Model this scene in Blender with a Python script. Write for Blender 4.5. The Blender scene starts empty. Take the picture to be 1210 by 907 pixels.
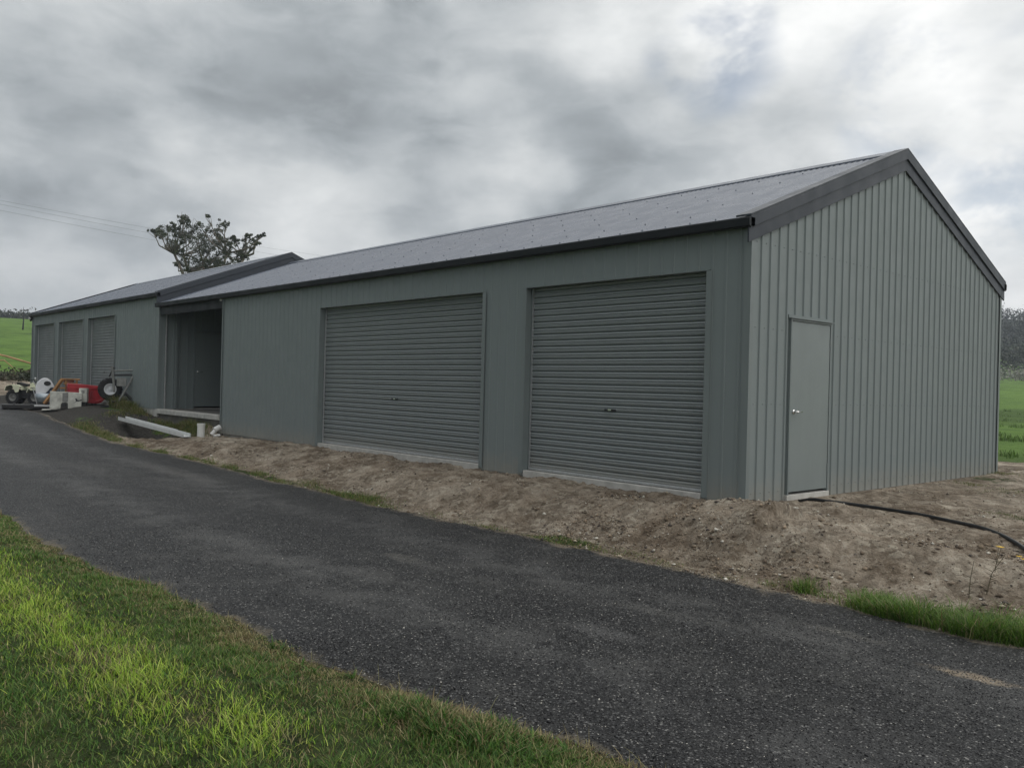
import bpy, bmesh, math, random
import numpy as np
from mathutils import Vector, Matrix
rad = math.radians
random.seed(7)
rng = np.random.default_rng(11)
S = bpy.context.scene
C = S.collection

# ------------------------------------------------------------------ camera
CAM = (5.678, -8.760, 1.294)
cam_d = bpy.data.cameras.new('camera'); cam = bpy.data.objects.new('camera', cam_d); C.objects.link(cam)
r_ = Vector((0.66743994, 0.74420922, 0.02601086)); u_ = Vector((-0.01617261, -0.02043481, 0.99966037)); f_ = Vector((-0.74448799, 0.66763393, 0.0016032))
M3 = Matrix((r_, u_, -f_)).transposed()
cam.matrix_world = Matrix.Translation(CAM) @ M3.to_4x4()
cam_d.sensor_width = 36; cam_d.lens = 36 * 1027.2 / 1210; cam_d.clip_start = .05; cam_d.clip_end = 5000
S.camera = cam

# ------------------------------------------------------------------ light
SUN_EL, SUN_AZ = 42, 62          # elevation; azimuth counted from +X towards +Y (beyond the gable end)
VS = S.view_settings
VS.view_transform = 'Standard'; VS.look = 'None'; VS.gamma = 1; VS.use_curve_mapping = False; VS.exposure = 0.22
S.render.film_transparent = False

def pxdir(px, py):
    v = f_ + r_ * ((px - 605) / 1027.2) - u_ * ((py - 453.5) / 1027.2)
    return v.normalized()

W = bpy.data.worlds.new("World"); S.world = W; W.use_nodes = True
def build_world():
    nt = W.node_tree; N = nt.nodes; L = nt.links; N.clear()
    def nd(t, **k):
        n = N.new(t)
        for a, b in k.items(): setattr(n, a, b)
        return n
    def mth(op, a, b=None, clamp=False):
        n = nd('ShaderNodeMath', operation=op, use_clamp=clamp)
        for i, v in enumerate((a, b)):
            if v is None: continue
            if isinstance(v, (int, float)): n.inputs[i].default_value = v
            else: L.new(v, n.inputs[i])
        return n.outputs[0]
    tc = nd('ShaderNodeTexCoord'); D = tc.outputs['Generated']
    sep = nd('ShaderNodeSeparateXYZ'); L.new(D, sep.inputs[0])
    zz = mth('ADD', mth('MAXIMUM', sep.outputs[2], 0.0), 0.55)
    cx = mth('DIVIDE', sep.outputs[0], zz); cy = mth('DIVIDE', sep.outputs[1], zz)
    cmb = nd('ShaderNodeCombineXYZ'); L.new(cx, cmb.inputs[0]); L.new(cy, cmb.inputs[1])
    P = cmb.outputs[0]
    def noise(scale, det, rough, off=0.0, dist=0.0, vec=None):
        mp = nd('ShaderNodeMapping'); mp.inputs['Location'].default_value = (off, off * .7, off * .3)
        L.new(vec or P, mp.inputs[0])
        n = nd('ShaderNodeTexNoise'); L.new(mp.outputs[0], n.inputs['Vector'])
        n.inputs['Scale'].default_value = scale; n.inputs['Detail'].default_value = det
        n.inputs['Roughness'].default_value = rough; n.inputs['Distortion'].default_value = dist
        return n.outputs['Fac']
    fl = nd('ShaderNodeMapping'); fl.inputs['Scale'].default_value = (1, 1, 2.1); L.new(D, fl.inputs[0]); FD = fl.outputs[0]
    n1 = noise(3.0, 3, .5, 3.1, .0, FD); n2 = noise(5.2, 7, .53, 14.4, .2, FD); n3 = noise(11.0, 7, .58, 1.7, .3, FD)
    # warp the direction a little so that the large masses get torn edges
    wn = nd('ShaderNodeTexNoise'); L.new(D, wn.inputs['Vector']); wn.inputs['Scale'].default_value = 5.0; wn.inputs['Detail'].default_value = 5
    wsub = nd('ShaderNodeVectorMath', operation='SUBTRACT'); L.new(wn.outputs['Color'], wsub.inputs[0]); wsub.inputs[1].default_value = (.5, .5, .5)
    wsc = nd('ShaderNodeVectorMath', operation='SCALE'); L.new(wsub.outputs[0], wsc.inputs[0]); wsc.inputs['Scale'].default_value = .16
    wad = nd('ShaderNodeVectorMath', operation='ADD'); L.new(D, wad.inputs[0]); L.new(wsc.outputs[0], wad.inputs[1])
    wno = nd('ShaderNodeVectorMath', operation='NORMALIZE'); L.new(wad.outputs[0], wno.inputs[0])
    WD = wno.outputs[0]
    # cloud masses: direction, angular radius (deg), brightness
    masses = [(60, 30, 16, -.10), (40, 170, 8, -.08), (140, 195, 7, -.12), (270, 195, 6, -.08), (500, 215, 11, -.24), (610, 250, 8, -.12), (400, 10, 10, -.16), (560, 10, 7, -.08),
              (320, 115, 7, .13), (265, 238, 5, .16), (390, 110, 5, .10), (600, 110, 6, .12), (90, 140, 5, .06), (200, 90, 5, .06), (430, 285, 6, .16), (350, 270, 4, .08), (20, 250, 8, .03),
              (1150, 110, 17, .08), (960, 35, 9, .02), (660, 150, 7, .12), (790, 50, 6, .06), (800, 225, 7, -.20), (740, 130, 5, -.12), (980, 200, 5, -.08), (1130, 330, 9, .08), (700, 10, 6, -.10)]
    acc = None
    for (px, py, rd, amp) in masses:
        v = pxdir(px, py)
        dt = nd('ShaderNodeVectorMath', operation='DOT_PRODUCT'); L.new(WD, dt.inputs[0]); dt.inputs[1].default_value = v
        mr = nd('ShaderNodeMapRange', interpolation_type='SMOOTHERSTEP'); L.new(dt.outputs['Value'], mr.inputs[0])
        mr.inputs[1].default_value = math.cos(rad(rd * 1.55)); mr.inputs[2].default_value = math.cos(rad(rd * .15))
        mr.inputs[3].default_value = 0; mr.inputs[4].default_value = amp
        acc = mr.outputs[0] if acc is None else mth('ADD', acc, mr.outputs[0])
    # brighter towards the hidden sun, darkest low down on the opposite side
    def facing(v, lo, hi, a, b_):
        dt = nd('ShaderNodeVectorMath', operation='DOT_PRODUCT'); L.new(D, dt.inputs[0]); dt.inputs[1].default_value = v
        mr = nd('ShaderNodeMapRange', interpolation_type='SMOOTHSTEP'); L.new(dt.outputs['Value'], mr.inputs[0])
        for q, w_ in enumerate((lo, hi, a, b_)): mr.inputs[q + 1].default_value = w_
        return mr.outputs[0]
    b = mth('ADD', acc, facing(pxdir(1000, 100), .72, 1.0, 0, .06))
    b = mth('ADD', b, facing(Vector((0, 0, 1)), .50, .95, 0, .55))
    b = mth('ADD', b, facing(Vector((.96, .25, .1)).normalized(), .45, 1.0, 0, .40))
    b = mth('ADD', b, facing(Vector((-.35, -.93, .0)).normalized(), .05, .8, 0, -.40))
    def sharpen(n, lo, hi, a):
        mr = nd('ShaderNodeMapRange', interpolation_type='SMOOTHSTEP'); L.new(n, mr.inputs[0])
        for q, w_ in enumerate((lo, hi, -a, a)): mr.inputs[q + 1].default_value = w_
        return mr.outputs[0]
    b = mth('ADD', b, sharpen(n1, .36, .64, .055))
    b = mth('ADD', b, sharpen(n2, .34, .66, .078))
    b = mth('ADD', b, sharpen(n3, .34, .66, .048))
    b = mth('ADD', b, .665)
    b = mth('MINIMUM', mth('MAXIMUM', b, .12), 1.5)
    b = mth('MULTIPLY', b, facing(Vector((0, 0, 1)), -.02, .12, .86, 1.0))
    cr = nd('ShaderNodeValToRGB'); L.new(b, cr.inputs[0]); e = cr.color_ramp
    stops = [(0.0, (.90, 1.0, 1.06)), (.35, (.92, 1.0, 1.05)), (.6, (.965, 1.0, 1.01)), (1.0, (1.0, 1.0, .98))]
    e.elements[0].position, e.elements[0].color = 0, (*stops[0][1], 1)
    e.elements[1].position, e.elements[1].color = 1, (*stops[-1][1], 1)
    for p, c in stops[1:-1]:
        q = e.elements.new(p); q.color = (*c, 1)
    # blue sky seen through holes in the cloud
    sky = nd('ShaderNodeTexSky', sky_type='NISHITA', sun_disc=False, sun_elevation=rad(SUN_EL), sun_rotation=rad(90 - SUN_AZ))
    hole = None
    hn = noise(5.0, 5, .6, 21., .3)
    for (px, py, rd, amp) in [(850, 58, 2.8, 1.), (1065, 150, 3.6, .75), (1195, 236, 2.6, .9), (1020, 140, 2.4, .7), (1190, 90, 2.0, .4)]:
        v = pxdir(px, py)
        dt = nd('ShaderNodeVectorMath', operation='DOT_PRODUCT'); L.new(WD, dt.inputs[0]); dt.inputs[1].default_value = v
        mr = nd('ShaderNodeMapRange', interpolation_type='SMOOTHSTEP'); L.new(dt.outputs['Value'], mr.inputs[0])
        mr.inputs[1].default_value = math.cos(rad(rd * 1.6)); mr.inputs[2].default_value = math.cos(rad(rd * .2)); mr.inputs[4].default_value = amp
        hole = mr.outputs[0] if hole is None else mth('MAXIMUM', hole, mr.outputs[0])
    hr = nd('ShaderNodeMapRange', interpolation_type='SMOOTHSTEP'); L.new(hn, hr.inputs[0]); hr.inputs[1].default_value = .42; hr.inputs[2].default_value = .62
    hole = mth('MULTIPLY', mth('MULTIPLY', hole, hr.outputs[0]), .62)
    b1 = nd('ShaderNodeBackground'); b1.inputs['Strength'].default_value = .07; L.new(sky.outputs[0], b1.inputs['Color'])
    b2 = nd('ShaderNodeBackground'); L.new(b, b2.inputs['Strength']); L.new(cr.outputs[0], b2.inputs['Color'])
    mx = nd('ShaderNodeMixShader'); L.new(hole, mx.inputs[0]); L.new(b2.outputs[0], mx.inputs[1]); L.new(b1.outputs[0], mx.inputs[2])
    out = nd('ShaderNodeOutputWorld'); L.new(mx.outputs[0], out.inputs['Surface'])
build_world()
sl = bpy.data.lights.new('sun', 'SUN'); sl.energy = 0.5; sl.angle = rad(14); sl.color = (1, .965, .9)
so = bpy.data.objects.new('sun', sl); C.objects.link(so)
so.rotation_euler = Vector((-math.cos(rad(SUN_AZ)) * math.cos(rad(SUN_EL)), -math.sin(rad(SUN_AZ)) * math.cos(rad(SUN_EL)), -math.sin(rad(SUN_EL)))).to_track_quat('-Z', 'Y').to_euler()
so.location = (20, 30, 40)

# ------------------------------------------------------------------ helpers
def tag(o, label=None, cat=None, group=None, kind=None):
    if label: o['label'] = label
    if cat: o['category'] = cat
    if group: o['group'] = group
    if kind: o['kind'] = kind
    return o
def empty(name, loc=(0, 0, 0), rz=0., label=None, cat=None, group=None):
    o = bpy.data.objects.new(name, None); C.objects.link(o); o.location = loc; o.rotation_euler = (0, 0, rz)
    o.empty_display_size = .2
    return tag(o, label, cat, group)
def link(name, me, mat, parent=None, smooth=False):
    o = bpy.data.objects.new(name, me); C.objects.link(o)
    if mat: me.materials.append(mat)
    if parent: o.parent = parent
    if smooth: me.polygons.foreach_set('use_smooth', [True] * len(me.polygons))
    return o
class MB:
    """collects shapes into one mesh"""
    def __init__(s): s.v = []; s.f = []
    def add(s, vs, fs):
        b = len(s.v); s.v += [tuple(v) for v in vs]; s.f += [tuple(b + i for i in f) for f in fs]; return s
    def box(s, x0, x1, y0, y1, z0, z1, M=None):
        vs = [Vector((x, y, z)) for z in (z0, z1) for y in (y0, y1) for x in (x0, x1)]
        if M is not None: vs = [M @ v for v in vs]
        return s.add(vs, [(0, 2, 3, 1), (4, 5, 7, 6), (0, 1, 5, 4), (2, 6, 7, 3), (0, 4, 6, 2), (1, 3, 7, 5)])
    def tube(s, pts, r, n=8, caps=True, squash=None):
        pts = [Vector(p) for p in pts]; k = len(pts)
        rs = r if isinstance(r, (list, tuple)) else [r] * k
        vs = []; prev = None
        for i, p in enumerate(pts):
            d = (pts[min(i + 1, k - 1)] - pts[max(i - 1, 0)]).normalized()
            a = prev if prev is not None else (Vector((0, 0, 1)) if abs(d.z) < .9 else Vector((1, 0, 0)))
            a = (a - d * a.dot(d)).normalized(); b = d.cross(a); prev = a
            for j in range(n):
                t = 2 * math.pi * j / n
                vs.append(p + (a * math.cos(t) + b * math.sin(t)) * rs[i])
        fs = [(i * n + j, i * n + (j + 1) % n, (i + 1) * n + (j + 1) % n, (i + 1) * n + j) for i in range(k - 1) for j in range(n)]
        if caps: fs += [tuple(range(n))[::-1], tuple((k - 1) * n + j for j in range(n))]
        return s.add(vs, fs)
    def lathe(s, prof, n=24, M=None, closed=False):
        vs = []
        for (r, z) in prof:
            for j in range(n):
                t = 2 * math.pi * j / n; v = Vector((r * math.cos(t), r * math.sin(t), z)); vs.append(M @ v if M is not None else v)
        k = len(prof); m = k if closed else k - 1
        fs = [(i * n + j, i * n + (j + 1) % n, ((i + 1) % k) * n + (j + 1) % n, ((i + 1) % k) * n + j) for i in range(m) for j in range(n)]
        return s.add(vs, fs)
    def prism(s, poly, y0, y1, M=None):
        """polygon in x,z extruded along y"""
        n = len(poly); vs = [Vector((x, y, z)) for y in (y0, y1) for (x, z) in poly]
        if M is not None: vs = [M @ v for v in vs]
        return s.add(vs, [tuple(range(n)), tuple(range(n, 2 * n))[::-1]] + [(i, n + i, n + (i + 1) % n, (i + 1) % n) for i in range(n)])
    def build(s, name, mat, parent=None, smooth=False, bevel=0, fix=True):
        me = bpy.data.meshes.new(name); me.from_pydata(s.v, [], s.f); me.update()
        if fix:
            bm = bmesh.new(); bm.from_mesh(me); bmesh.ops.recalc_face_normals(bm, faces=bm.faces)
            if bevel:
                es = [e for e in bm.edges if len(e.link_faces) == 2 and e.calc_face_angle(0) > .6]
                bmesh.ops.bevel(bm, geom=es, offset=bevel, segments=2, affect='EDGES', profile=.5, clamp_overlap=True)
            bm.to_mesh(me); bm.free()
        return link(name, me, mat, parent, smooth)
def np_mesh(name, V, F3=None, F4=None, col=None, mat=None, parent=None, smooth=False):
    """fast mesh from arrays of triangles and quads, optional colour per vertex"""
    me = bpy.data.meshes.new(name)
    n3 = 0 if F3 is None else len(F3); n4 = 0 if F4 is None else len(F4)
    me.vertices.add(len(V)); me.vertices.foreach_set('co', np.asarray(V, np.float32).ravel())
    idx = []
    if n3: idx.append(np.asarray(F3, np.int32).ravel())
    if n4: idx.append(np.asarray(F4, np.int32).ravel())
    idx = np.concatenate(idx); me.loops.add(len(idx)); me.loops.foreach_set('vertex_index', idx)
    me.polygons.add(n3 + n4)
    st = np.concatenate([np.arange(n3) * 3, n3 * 3 + np.arange(n4) * 4]).astype(np.int32)
    me.polygons.foreach_set('loop_start', st)
    me.update(calc_edges=True)
    if col is not None:
        a = me.color_attributes.new('Col', 'FLOAT_COLOR', 'POINT')
        c4 = np.ones((len(V), 4), np.float32); c4[:, :3] = col; a.data.foreach_set('color', c4.ravel())
    return link(name, me, mat, parent, smooth)

# value noise
_perm = np.random.default_rng(5).random(65536)
def vnoise(x, y, s=1.0, seed=0):
    x = np.asarray(x, float) / s + 1000 + seed * 17.3; y = np.asarray(y, float) / s + 1000 + seed * 9.1
    xi = np.floor(x).astype(int); yi = np.floor(y).astype(int); fx = x - xi; fy = y - yi
    fx = fx * fx * (3 - 2 * fx); fy = fy * fy * (3 - 2 * fy)
    h = lambda a, b: _perm[(a * 7919 + b * 104729 + seed * 31) & 65535]
    return (h(xi, yi) * (1 - fx) + h(xi + 1, yi) * fx) * (1 - fy) + (h(xi, yi + 1) * (1 - fx) + h(xi + 1, yi + 1) * fx) * fy
def fbm(x, y, s=1.0, o=4, seed=0, g=.5):
    t = 0; a = 1; n = 0
    for i in range(o):
        t = t + a * (vnoise(x, y, s / 2 ** i, seed + i) - .5); n += a; a *= g
    return t / n * 2
def sst(a, b, x):
    t = np.clip((np.asarray(x, float) - a) / (b - a), 0, 1); return t * t * (3 - 2 * t)
def gauss(x, y, cx, cy, rx, ry=None):
    ry = ry or rx; return np.exp(-((x - cx) / rx) ** 2 - ((y - cy) / ry) ** 2)

# ------------------------------------------------------------------ materials
def mat_base(name):
    m = bpy.data.materials.new(name); m.use_nodes = True; nt = m.node_tree
    return m, nt, nt.nodes, nt.links, nt.nodes['Principled BSDF']
def ramp(nt, fac, stops, interp='LINEAR'):
    r = nt.nodes.new('ShaderNodeValToRGB'); r.color_ramp.interpolation = interp; e = r.color_ramp.elements
    e[0].position, e[0].color = stops[0][0], (*stops[0][1], 1); e[1].position, e[1].color = stops[-1][0], (*stops[-1][1], 1)
    for p, c in stops[1:-1]:
        q = e.new(p); q.color = (*c, 1)
    nt.links.new(fac, r.inputs[0]); return r.outputs[0]
def ntex(nt, scale, det=4, rough=.55, vec=None, dist=0, sc3=None):
    n = nt.nodes.new('ShaderNodeTexNoise'); n.inputs['Scale'].default_value = scale; n.inputs['Detail'].default_value = det; n.inputs['Roughness'].default_value = rough; n.inputs['Distortion'].default_value = dist
    if vec is None:
        g = nt.nodes.new('ShaderNodeNewGeometry'); vec = g.outputs['Position']
    if sc3:
        mp = nt.nodes.new('ShaderNodeMapping'); mp.inputs['Scale'].default_value = sc3; nt.links.new(vec, mp.inputs[0]); vec = mp.outputs[0]
    nt.links.new(vec, n.inputs['Vector']); return n.outputs['Fac']
def mixc(nt, fac, a, b, mode='MIX'):
    m = nt.nodes.new('ShaderNodeMix'); m.data_type = 'RGBA'; m.blend_type = mode
    for sock, v in ((m.inputs[0], fac), (m.inputs[6], a), (m.inputs[7], b)):
        if isinstance(v, (int, float)): sock.default_value = v
        elif isinstance(v, tuple): sock.default_value = (*v, 1)
        else: nt.links.new(v, sock)
    return m.outputs[2]
def mmath(nt, op, a, b=None, clamp=False):
    n = nt.nodes.new('ShaderNodeMath'); n.operation = op; n.use_clamp = clamp
    for i, v in enumerate((a, b)):
        if v is None: continue
        if isinstance(v, (int, float)): n.inputs[i].default_value = v
        else: nt.links.new(v, n.inputs[i])
    return n.outputs[0]
def mrange(nt, v, a, b, c=0., d=1.):
    n = nt.nodes.new('ShaderNodeMapRange'); n.interpolation_type = 'SMOOTHSTEP'; nt.links.new(v, n.inputs[0])
    for i, q in enumerate((a, b, c, d)): n.inputs[i + 1].default_value = q
    return n.outputs[0]
def bump(nt, b, h, strength=.3, dist=.01, prev=None):
    n = nt.nodes.new('ShaderNodeBump'); n.inputs['Strength'].default_value = strength; n.inputs['Distance'].default_value = dist
    nt.links.new(h, n.inputs['Height'])
    if prev is not None: nt.links.new(prev, n.inputs['Normal'])
    if b is not None: nt.links.new(n.outputs[0], b.inputs['Normal'])
    return n.outputs[0]
def plain(name, col, rough=.6, metal=0., var=.12, vs=9., bmp=0., spec=.5):
    m, nt, N, L, b = mat_base(name)
    f = ntex(nt, vs, 4)
    lo = tuple(c * (1 - var) for c in col); hi = tuple(min(1, c * (1 + var)) for c in col)
    L.new(ramp(nt, f, [(.3, lo), (.7, hi)]), b.inputs['Base Color'])
    b.inputs['Roughness'].default_value = rough; b.inputs['Metallic'].default_value = metal; b.inputs['Specular IOR Level'].default_value = spec
    if bmp: bump(nt, b, ntex(nt, vs * 5, 3), bmp, .01)
    return m
def painted_steel(name, col, rough=.42, dust=(.33, .29, .23), dustz=None, streak=.1, spec=.5, wave=.6):
    """factory painted steel sheet: faint run-off streaks, slight oil canning, dust splashed up at the bottom"""
    m, nt, N, L, b = mat_base(name)
    g = N.new('ShaderNodeNewGeometry'); P = g.outputs['Position']
    st = ntex(nt, 1.0, 5, .6, P, sc3=(6.5, 6.5, .35)); bl = ntex(nt, .7, 3, .5, P)
    f = mmath(nt, 'ADD', mmath(nt, 'MULTIPLY', st, .6), mmath(nt, 'MULTIPLY', bl, .4))
    c = ramp(nt, f, [(.3, tuple(x * (1 - streak) for x in col)), (.7, tuple(x * (1 + streak) for x in col))])
    if dustz is not None:
        s = N.new('ShaderNodeSeparateXYZ'); L.new(P, s.inputs[0])
        nz = ntex(nt, 9, 5, .65, P)
        h = mmath(nt, 'SUBTRACT', mmath(nt, 'ADD', s.outputs[2], mmath(nt, 'MULTIPLY', nz, -.5)), dustz - .25)
        dm = mrange(nt, h, .0, .5, .42, 0.)
        c = mixc(nt, dm, c, dust)
    L.new(c, b.inputs['Base Color'])
    rr = mrange(nt, ntex(nt, 3, 4, .6, P), .3, .7, rough - .07, rough + .1); L.new(rr, b.inputs['Roughness'])
    b.inputs['Specular IOR Level'].default_value = spec
    bump(nt, b, ntex(nt, 1.6, 2, .5, P, sc3=(1.6, 1.6, .5)), wave, .012)
    return m
WALL = (.205, .236, .237)
m_wall = painted_steel('wall_sheet_paint', WALL, .48, dustz=-.12, streak=.022, spec=.35)
m_door = painted_steel('roller_curtain_paint', (.25, .275, .28), .36, dustz=-.08, streak=.03, wave=.12)
m_trim = painted_steel('trim_paint', (.185, .213, .213), .42, wave=.25)
m_pdoor = painted_steel('access_door_paint', (.202, .231, .230), .38, streak=.04, wave=.5)
m_roof = painted_steel('roof_sheet_paint', (.105, .122, .160), .30, streak=.06, wave=.4)
m_barge = painted_steel('barge_paint', (.043, .050, .062), .42, streak=.06, wave=.3, spec=.3)
m_gutter = painted_steel('gutter_paint', (.018, .021, .024), .5, streak=.06, wave=.2, spec=.18)
m_conc = plain('concrete', (.47, .46, .43), .85, var=.2, vs=6, bmp=.3)
m_galv = plain('galvanised_steel', (.55, .56, .57), .4, .7, .12, 20)
m_chrome = plain('chrome', (.7, .7, .7), .2, 1.0, .03)
m_black = plain('black_plastic', (.014, .014, .015), .45, var=.2)
m_rubber = plain('black_rubber', (.018, .018, .019), .8, var=.3, bmp=.3)
m_pvc = plain('white_pvc', (.72, .72, .70), .35, var=.06)
m_ggut = plain('white_gutter_paint', (.66, .67, .66), .4, var=.06)
m_hose = plain('black_poly_pipe', (.012, .012, .013), .38, var=.15)

# ------------------------------------------------------------------ terrain
XS = [-60, -45, -30, -25, -22, -17, -13, -10, -5, 0, 60]
ZS = [.75, .52, .22, .15, .08, -.10, -.25, -.33, -.40, -.40, -.42]
def road_z(x): return np.interp(x, XS, ZS)
PX = [-60, -40, -24, -19.6, -18.4, -17.2, -15.6, -14.6, -13, 0, 60]
PZ = [.8, .5, .35, .29, .10, -.27, -.27, -.12, -.045, -.025, -.1]
def pad_z(x): return np.interp(x, PX, PZ)
def edge_up(x):
    x = np.asarray(x, float)
    return np.interp(x, [-60, -28, -20, -15, -12, 60], [-1.6, -1.75, -2.2, -2.55, -2.2, -2.2]) + .12 * fbm(x, x * 0 + 3, 1.6, 5, 3) + .09 * fbm(x, x * 0 + 9, .3, 4, 4)
def edge_lo(x):
    x = np.asarray(x, float)
    return -6.3 + np.interp(x, [-20, -3, 1, 3.2, 6], [-.3, -.12, .16, .54, .7]) + .12 * fbm(x, x * 0 + 5, 1.3, 5, 7) + .09 * fbm(x, x * 0 + 1, .3, 4, 8)
def height(x, y):
    x = np.asarray(x, float); y = np.asarray(y, float)
    rz = road_z(x); pz = pad_z(x)
    eu = edge_up(x); el = edge_lo(x)
    t = sst(0, 1, (y - eu) / (-.65 - eu)); t = np.where(x > 1.0, sst(0, 1, (y - eu) / (.3 - eu)), t)
    near = rz * (1 - t) + pz * t
    near = np.where(x > 0, near - .012 * x * t, near)
    # dirt mounds and hollows on the bank
    bank = sst(.0, .35, y - eu) * (1 - sst(-.05, .35, y) * (x < 0.1))
    m = .14 * gauss(x, y, .5, -.5, .7, .32) + .30 * gauss(x, y, 1.2, -1.12, .9, .46) + .12 * gauss(x, y, 2.4, -.9, .8, .42) - .06 * gauss(x, y, -.1, -.28, .3, .14)
    m += .05 * gauss(x, y, -1.3, -1.0, .9, .3) - .08 * gauss(x, y, -.35, -.35, .35, .16) + .09 * gauss(x, y, -2.9, -1.2, .7, .35) - .07 * gauss(x, y, -2.2, -.9, .5, .3) + .05 * gauss(x, y, -4.6, -1.3, .8, .3)
    m += .10 * gauss(x, y, -13.9, -2.0, .7, .25) + .05 * gauss(x, y, -12.2, -1.4, .9, .3) - .16 * gauss(x, y, -16.6, -1.0, 1.1, .5)
    rough = .05 * fbm(x, y, .9, 3, 21) + .045 * fbm(x, y, .26, 3, 25) + .030 * fbm(x, y, .09, 3, 31)
    yard = sst(-20.5, -19, x) if True else 1
    amp = .25 + .75 * yard
    near = near + bank * (m + rough * amp)
    near = near + .40 * gauss(x, y, -16.0, .1, 1.6, .55) * (x < -14.5) * sst(-14.5, -15.0, x)
    # road bed sits under the road sheet, lips rise over its edges
    inroad = sst(0, .14, eu - y) * sst(0, .14, y - el)
    near = np.where((y < eu) & (y > el), rz + .02 - .05 * inroad, near)
    lawn = sst(0, .4, el - y)
    near = np.where(y <= el, rz + .02 + lawn * (.02 + .03 * fbm(x, y, .7, 4, 41) + .012 * fbm(x, y, .15, 2, 44)) , near)
    # behind the sheds and beyond
    dx = x - CAM[0]; dy = y - CAM[1]; d = np.hypot(dx, dy); az = np.degrees(np.arctan2(dy, dx))
    L_ = np.interp(d, [0, 34, 40, 45, 52, 62, 100, 160, 210, 260, 360, 470, 600, 900], [.3, .3, .42, .63, 1.3, 2.0, 5., 9.8, 12.2, 13., 14, 20.0, 18, 5])
    R_ = np.interp(d, [0, 20, 40, 80, 150, 185, 260, 370, 500, 900], [-.15, -.15, .15, 1.0, 3.9, 4.6, 12, 29.5, 26, 5])
    w = sst(115, 158, az); F = L_ * w + R_ * (1 - w)
    on = sst(60, 85, az) * (1 - sst(184, 205, az)) * (az > 0)
    F = F * on + (-.45 + .0 * d) * (1 - on)
    F = F + sst(200, 420, d) * (4.5 * fbm(x, y, 150, 4, 51)) + sst(30, 80, d) * .35 * fbm(x, y, 22, 4, 55) + sst(12, 30, d) * .05 * fbm(x, y, 3, 3, 57)
    k = sst(18, 30, d) * (az < 140) + sst(36, 46, d) * (az >= 140)
    k = k * np.where((az > 0) & (az < 185), 1, sst(16, 40, d))
    # keep the ground below the floors of the sheds
    z = near * (1 - k) + F * k
    z = np.where((x > -33) & (x < .02) & (y > .02) & (y < 9), np.minimum(z, np.where(x < -18.7, .2, -.12)), z)
    return z
def H(x, y): return float(height(np.array([x]), np.array([y]))[0])

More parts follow.
